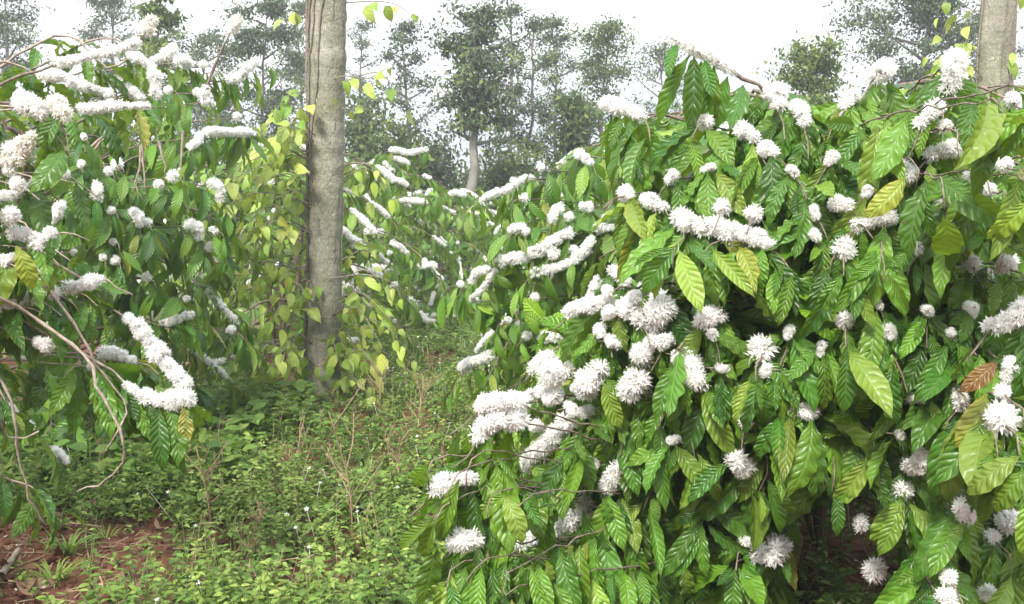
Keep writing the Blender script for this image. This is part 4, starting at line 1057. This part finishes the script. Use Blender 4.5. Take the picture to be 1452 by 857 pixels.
while cnt < 9600:
    y = 3.2 + 14.0 * wr.random() ** 1.5; x = wr.uniform(-3.9, 2.1) if y < 9 else wr.uniform(-3.2, 1.6)
    if abs(x) > 0.60 * y + 0.6: continue
    pv = patch(x, y); 
    if pv < 1 and wr.random() > 0.06 + 0.5 * max(0, pv - 0.55): continue
    if under(x, y) and wr.random() > 0.16: continue
    clus = 0.5 + 0.5 * math.sin(x * 2.6 + 1.3 * math.sin(y * 1.9)) * math.sin(y * 2.2 + x)
    if wr.random() > 0.35 + 0.65 * clus + (0.25 if y > 8 else 0): continue
    near_left = x < -1.5 and 5.0 < y < 7.6
    u = wr.random()
    if near_left and u < 0.6: place(broad[wr.integers(6)], x, y, wr.uniform(0.8, 1.4))
    elif u < 0.42 - 0.1 * (y > 9): place(talls[wr.integers(9)], x, y, wr.uniform(0.5, 1.0) * (0.6 if y > 6.3 else 1))
    elif u < (0.62 if x > -1.1 and y < 5.4 else 0.5): place(broad[wr.integers(6)], x, y, wr.uniform(0.5, 0.95))
    else: place(small[wr.integers(9)], x, y, wr.uniform(0.8, 1.5))
    spots.append((x, y)); cnt += 1
for k in range(5200):                                    # fine grass between them
    y = 3.2 + 11 * wr.random() ** 1.5; x = wr.uniform(-3.4, 1.4)
    if (patch(x, y) < 0.9 and wr.random() > 0.12) or (under(x, y) and wr.random() > 0.1): continue
    a = wr.uniform(0, 6.28)
    grass.add(np.array([x, y, gnoise(x, y) - 0.004]), unit(np.array([cos(a) * 0.6, sin(a) * 0.6, 1.0])), np.array([-cos(a), -sin(a), 0.9]), wr.uniform(0.06, 0.17), (wr.uniform(0.4, 1.0), wr.random(), 0.3 if wr.random() < 0.2 else 0))
grass.into(cover, 'blade', wr)
tag(cover.build('ground_cover', M['weed_leaf']), 'low green weeds and grass covering the path', 'weeds', kind='stuff')

fl = MB()                                                # little white weed flowers
for k in range(330):
    x, y = spots[wr.integers(len(spots))]
    if y > 11: continue
    p = np.array([x + wr.normal() * 0.06, y + wr.normal() * 0.06, gnoise(x, y) + wr.uniform(0.10, 0.20)])
    s = wr.uniform(0.006, 0.012)
    n_ = unit(np.array([wr.normal() * 0.3, wr.normal() * 0.3 - 0.3, 1]))
    e1 = unit(np.cross(n_, (1, 0.2, 0))); e2 = np.cross(n_, e1)
    for m_ in range(5):
        a = m_ * 1.2566; o = cos(a) * e1 + sin(a) * e2; w = -sin(a) * e1 + cos(a) * e2
        fl.add([p, p + o * s * 0.6 - w * s * 0.35, p + o * s * 1.2, p + o * s * 0.6 + w * s * 0.35], [[0, 1, 2, 3]])
    fl.tube([[x, y, gnoise(x, y)], p - n_ * 0.002], 0.0010, 3)
tag(fl.build('weed_flowers', M['cream_blossom']), 'tiny white weed flowers scattered over the path', 'flowers', kind='stuff')

lt = Leaves()                                            # fallen leaves
for k in range(3600):
    if k % 3:
        a, b, r = bush_xy[wr.integers(len(bush_xy))] if wr.random() > 0.45 else bush_xy[wr.integers(4)]
        x, y = a + wr.normal() * r * 0.7, b + wr.normal() * r * 0.7
    else:
        y = 3.3 + 9 * wr.random() ** 1.4; x = wr.uniform(-3, 1.0)
        if patch(x, y) < 1.2: pass
        elif wr.random() > 0.35: continue
    sml = 0.6 if not k % 3 else 1.0
    a = wr.uniform(0, 6.28)
    lt.add(np.array([x, y, gnoise(x, y) + wr.uniform(0.004, 0.03)]), unit(np.array([cos(a), sin(a), wr.uniform(-0.2, 0.3)])), np.array([0, 0, wr.choice([-1, 1])]) + wr.normal(size=3) * 0.45, wr.uniform(0.05, 0.14) * sml, (wr.beta(1.6, 2), wr.random(), 0))
mb = MB(); lt.into(mb, 'litter', wr); tag(mb.build('leaf_litter', M['litter']), 'brown fallen leaves on the soil under the bushes', 'leaf litter', kind='stuff')
mb = MB()
for k in range(700):                                     # petals shed under the bushes
    a, b, r = bush_xy[wr.integers(4)]; x, y = a + wr.normal() * 0.95, b + wr.normal() * 0.95
    p = np.array([x, y, gnoise(x, y) + wr.uniform(0.012, 0.03)]); t_ = wr.uniform(0, 6.28); o = np.array([cos(t_), sin(t_), 0.1]); w = np.array([-sin(t_), cos(t_), 0.2]); l = wr.uniform(0.006, 0.013)
    mb.add([p - o * l, p - w * l * 0.35, p + o * l, p + w * l * 0.35], [[0, 1, 2, 3]])
tag(mb.build('fallen_petals', M['blossom']), 'white petals fallen on the soil under the bushes', 'petals', kind='stuff')
mb = MB(); cr_ = np.random.default_rng(31)
for k in range(1500):                                    # crumbs and clods of red earth
    x, y = (-2.15 + cr_.normal() * 0.5, 3.95 + cr_.normal() * 0.45) if k % 3 else (cr_.uniform(-3, 2.5), cr_.uniform(3.4, 8))
    r = 0.004 + 0.016 * cr_.random() ** 3; z = np.array([-0.9, -0.35, 0.35, 0.85]) * r
    c_ = np.array([x, y, gnoise(x, y) + r * 0.3])
    mb.tube(c_ + np.stack([cr_.normal(size=4) * r * 0.2, cr_.normal(size=4) * r * 0.2, z], 1), r * np.array([0.5, 1.05, 0.95, 0.35]) * cr_.uniform(0.7, 1.2, 4), 5)
tag(mb.build('soil_crumbs', M['soil']), 'crumbs and small clods of red earth', 'clods', kind='stuff')
mb = MB()
for k in range(500):
    x, y = -2.05 + wr.normal() * 0.45, 4.05 + wr.normal() * 0.4; a = wr.uniform(0, 6.28); l = wr.uniform(0.02, 0.12)
    p = np.array([x, y, gnoise(x, y) + 0.006]); e = p + np.array([cos(a) * l, sin(a) * l, wr.uniform(0, 0.015)])
    mb.tube([p, (p + e) / 2 + wr.normal(size=3) * 0.006, e], wr.uniform(0.001, 0.0028), 3)
for k in range(420):                                     # twig bits
    y = 3.2 + 7 * wr.random() ** 1.4; x = wr.uniform(-3.2, 2.2); a = wr.uniform(0, 6.28); l = wr.uniform(0.04, 0.22)
    p = np.array([x, y, gnoise(x, y) + 0.008]); e = p + np.array([cos(a) * l, sin(a) * l, wr.uniform(0, 0.03)])
    mb.tube([p, (p + e) / 2 + wr.normal(size=3) * 0.01, e], wr.uniform(0.0015, 0.004), 4)
tag(mb.build('twig_litter', M['dry']), 'small dry twigs scattered on the ground', 'twigs', kind='stuff')

mb = MB()                                                # thin brown seed stalks standing among the weeds
for k in range(1100):
    y = 3.6 + 8 * wr.random() ** 1.3; x = wr.uniform(-2.6, 0.6)
    if patch(x, y) < 1.0 or under(x, y): continue
    if wr.random() > 0.25 + 0.75 * max(0, math.sin(x * 2.1 + 1.0) * math.sin(y * 1.4 + 0.5)): continue
    p = np.array([x, y, gnoise(x, y)]); h = wr.uniform(0.12, 0.36); e = p + np.array([wr.normal() * 0.07, wr.normal() * 0.07, h])
    m_ = (p + e) / 2 + wr.normal(size=3) * 0.012
    mb.tube([p, m_, e], [0.002, 0.0016, 0.001], 3, cap=False)
    for _ in range(wr.integers(1, 5)):
        q_ = m_ + (e - m_) * wr.random(); mb.tube([q_, q_ + np.array([wr.normal() * 0.03, wr.normal() * 0.03, wr.uniform(0.0, 0.05)])], [0.0012, 0.0020], 3, cap=False)
tag(mb.build('seed_stalks', M['dry']), 'thin brown seed stalks standing among the weeds of the path', 'dry stalks', kind='stuff')

# ------------------------------------------------------------------ single things on the ground
def on(px, py):
    d = ray(px, py); t = -CAMZ / d[2]
    p = np.array([0, 0, CAMZ]) + d * t; p[2] = gnoise(p[0], p[1]); return p
def dry_weed(px, py, h, label, seed, nb=7):
    rng = np.random.default_rng(seed); b = on(px, py); mb = MB()
    root = tag(empty('dry_weed', b), label, 'dry weed', 'dead weed stalks on the path')
    top = b + np.array([rng.normal() * 0.08, rng.normal() * 0.08, h])
    q = smooth_path([b, (b + top) / 2 + rng.normal(size=3) * 0.02, top], 10); mb.tube(q, np.linspace(0.006, 0.002, 10), 5)
    br = MB()
    for k in range(nb):
        s = q[rng.integers(2, 9)]; a = rng.uniform(0, 6.28); l = h * rng.uniform(0.2, 0.5)
        e = s + np.array([cos(a) * l * 0.6, sin(a) * l * 0.6, l * 0.8]); br.tube(smooth_path([s, (s + e) / 2 + rng.normal(size=3) * 0.012, e], 5), np.linspace(0.0035, 0.0012, 5), 4)
        for _ in range(3):
            s2 = s + (e - s) * rng.uniform(0.4, 1); e2 = s2 + unit(rng.normal(size=3) + np.array([0, 0, 0.7])) * 0.06; br.tube([s2, e2], 0.0012, 3)
    mb.build('stalk', M['dry'], root, b); br.build('twigs', M['dry'], root, b)
for k, a in enumerate([
    (500, 760, 0.62, 'tallest dry brown weed stalk, branching, in the middle of the path', 8), (300, 745, 0.40, 'dry bushy weed left of the tallest stalk', 9), (620, 800, 0.30, 'short dry stalk beside the near bush leaves', 5),
    (590, 640, 0.42, 'dry brown weed clump by the right edge of the path', 12), (560, 700, 0.34, 'thin dry weed between the tall stalk and the near bush', 7), (420, 690, 0.36, 'dry twiggy weed in front of the vine-covered trunk', 8),
    (340, 800, 0.28, 'dead weed low at the front of the path', 7), (535, 590, 0.40, 'brown seeding weed right of the foot of the vine-covered trunk', 9)]):
    dry_weed(*a[:4], 400 + k, a[4])
def grass_tuft(px, py, label, seed, n=60, s=0.22, yel=0.0):
    s *= 0.72
    rng = np.random.default_rng(seed); b = on(px, py); lv = Leaves()
    for k in range(n):
        a = rng.uniform(0, 6.28); r = abs(rng.normal()) * 0.025
        lv.add(b + np.array([cos(a) * r, sin(a) * r, -0.005]), unit(np.array([cos(a) * rng.uniform(0.3, 1.1), sin(a) * rng.uniform(0.3, 1.1), 1.0])), np.array([-cos(a), -sin(a), 0.8]), s * rng.uniform(0.5, 1.1), (rng.uniform(0.5, 1), rng.random(), yel))
    mb = MB(); lv.into(mb, 'blade', rng); tag(mb.build('grass_tuft', M['weed_leaf'], None, b), label, 'grass tuft', 'grass tufts on the bare soil')
grass_tuft(97, 795, 'larger green grass tuft on the bare red soil', 1)
grass_tuft(78, 835, 'spindly grass tuft in front of the larger one', 2, 45, 0.2, 0.1)
grass_tuft(150, 768, 'short grass tuft beside the fallen twig', 3, 40, 0.14)
grass_tuft(40, 752, 'little green tuft at the edge of the red soil', 4, 30, 0.12)
def stick(name, pts, r, mname, label, cat='stick'):
    q = smooth_path([on(*p[:2]) + np.array([0, 0, p[2]]) for p in pts], 10)
    mb = MB(); mb.tube(q, np.linspace(r, r * 0.75, 10), 7); b = q[0].copy(); b[2] = 0
    tag(mb.build(name, M[mname], None, b), label, cat, 'sticks lying on the soil')
stick('fallen_stick', [(2, 833, 0.015), (14, 816, 0.02), (27, 801, 0.02)], 0.016, 'pale_twig', 'thick pale broken stick on the red soil in the lower left corner')
stick('fallen_twig', [(148, 706, 0.06), (130, 735, 0.02), (108, 760, 0.01)], 0.005, 'pale_twig', 'thin grey twig leaning beside the withered grass bundle')
stick('fallen_twig', [(122, 762, 0.01), (122, 785, 0.015), (127, 802, 0.01)], 0.005, 'dry', 'short curved twig on the soil right of the larger grass tuft')
stick('fallen_twig', [(140, 860, 0.01), (146, 845, 0.03), (142, 838, 0.05)], 0.004, 'dry', 'small dry twig at the bottom edge of the red soil')
def bundle(px, py, label):
    rng = np.random.default_rng(8); b = on(px, py); mb = MB()
    for k in range(26):
        a = rng.uniform(0, 6.28); l = rng.uniform(0.06, 0.16); p = b + np.array([rng.normal() * 0.03, rng.normal() * 0.02, rng.uniform(0.01, 0.05)])
        e = p + np.array([cos(a) * l, sin(a) * l * 0.7, -0.02 + rng.uniform(-0.02, 0.03)])
        mb.tube(smooth_path([p, (p + e) / 2 + np.array([0, 0, 0.03]), e], 6), 0.004, 4)
    tag(mb.build('withered_grass', M['dry'], None, b), label, 'dry grass')
bundle(130, 738, 'bundle of withered brown grass stems beside the bare red soil')
# mossy stump against the near bush's foot
b = np.array([1.08, 4.0, 0.0]); rng = np.random.default_rng(12)
mb = MB(); z = np.linspace(-0.05, 0.42, 10)
mb.tube(np.stack([b[0] + 0.02 * np.sin(z * 9), b[1] + 0 * z, z], 1), 0.075 - 0.05 * z + 0.012 * rng.normal(size=10), 14)
tag(mb.build('tree_stump', M['stump'], None, b), 'furry brown old stump beside the trunk of the near bush', 'stump')

# ------------------------------------------------------------------ haze, light, sky
def haze(density):
    me = bpy.data.meshes.new('haze')
    x0, x1, y0, y1, z0, z1 = -320, 320, -60, 640, -1.2, 14.5
    vs = [(x, y, z) for x in (x0, x1) for y in (y0, y1) for z in (z0, z1)]
    me.from_pydata(vs, [], [(0, 1, 3, 2), (4, 6, 7, 5), (0, 4, 5, 1), (2, 3, 7, 6), (0, 2, 6, 4), (1, 5, 7, 3)])
    m, nt, nd, lk = mat('haze'); out = nd.new('ShaderNodeOutputMaterial'); vol = nd.new('ShaderNodeVolumePrincipled')
    vol.inputs['Color'].default_value = (0.92, 0.95, 1.0, 1); vol.inputs['Density'].default_value = density; vol.inputs['Anisotropy'].default_value = 0.2
    lk.new(vol.outputs[0], out.inputs['Volume']); me.materials.append(m)
    o = bpy.data.objects.new('haze', me); COL.objects.link(o); tag(o, 'thin white haze in the air', 'haze', kind='stuff')
HAZE = 0.0032
if HAZE: haze(HAZE)

SUN_EL, SUN_AZ = 44.0, 200.0          # azimuth the light comes from, clockwise from +Y
sd = bpy.data.lights.new('sun', 'SUN'); so = bpy.data.objects.new('sun', sd); COL.objects.link(so)
sd.energy = 1.5; sd.angle = radians(12); sd.color = (1.0, 0.95, 0.86)
so.rotation_euler = (radians(90 - SUN_EL), 0, radians(180 - SUN_AZ)); so.location = (0, 0, 20)

W = bpy.data.worlds.new('World'); S.world = W; W.use_nodes = True
nt = W.node_tree; nt.nodes.clear(); nd, lk = nt.nodes, nt.links
out = nd.new('ShaderNodeOutputWorld'); bg = nd.new('ShaderNodeBackground'); bg.inputs[1].default_value = 0.055
sky = nd.new('ShaderNodeTexSky'); sky.sky_type = 'NISHITA'; sky.sun_disc = False
sky.sun_elevation = radians(SUN_EL); sky.sun_rotation = radians(SUN_AZ)
tc = nd.new('ShaderNodeTexCoord'); mp = nd.new('ShaderNodeMapping'); mp.inputs['Scale'].default_value = (1, 1, 2.6); lk.new(tc.outputs['Generated'], mp.inputs[0])
no = N(nt, 'ShaderNodeTexNoise'); no.inputs['Scale'].default_value = 2.2; no.inputs['Detail'].default_value = 6; lk.new(mp.outputs[0], no.inputs['Vector'])
cl = ramp_(nt, no.outputs[0], [(0.30, (6.0, 6.7, 7.8)), (0.50, (9.6, 9.9, 10.4)), (0.75, (12.5, 12.5, 12.5))])
fac = ramp_(nt, no.outputs[0], [(0.25, (0.86, 0.86, 0.86)), (0.6, (1, 1, 1))])
sxyz = nd.new('ShaderNodeSeparateXYZ'); lk.new(tc.outputs['Generated'], sxyz.inputs[0])
dome = math_(nt, 'MULTIPLY_ADD', math_(nt, 'MAXIMUM', sxyz.outputs[2], 0.0), 0.85, 0.40)
dc = nd.new('ShaderNodeCombineXYZ'); [lk.new(dome, dc.inputs[k]) for k in range(3)]
lk.new(mix_(nt, 1.0, mix_(nt, fac, sky.outputs[0], cl), dc.outputs[0], 'MULTIPLY'), bg.inputs[0]); lk.new(bg.outputs[0], out.inputs[0])

S.view_settings.view_transform = 'Standard'; S.view_settings.look = 'None'; S.view_settings.gamma = 1; S.view_settings.use_curve_mapping = False
S.view_settings.exposure = 2.2
S.cycles.use_denoising = True
S.cycles.max_bounces = 8; S.cycles.transparent_max_bounces = 8; S.cycles.volume_bounces = 0; S.cycles.diffuse_bounces = 4; S.cycles.glossy_bounces = 2; S.cycles.transmission_bounces = 4
S.cycles.caustics_reflective = False; S.cycles.caustics_refractive = False
print('objects', len(bpy.data.objects))
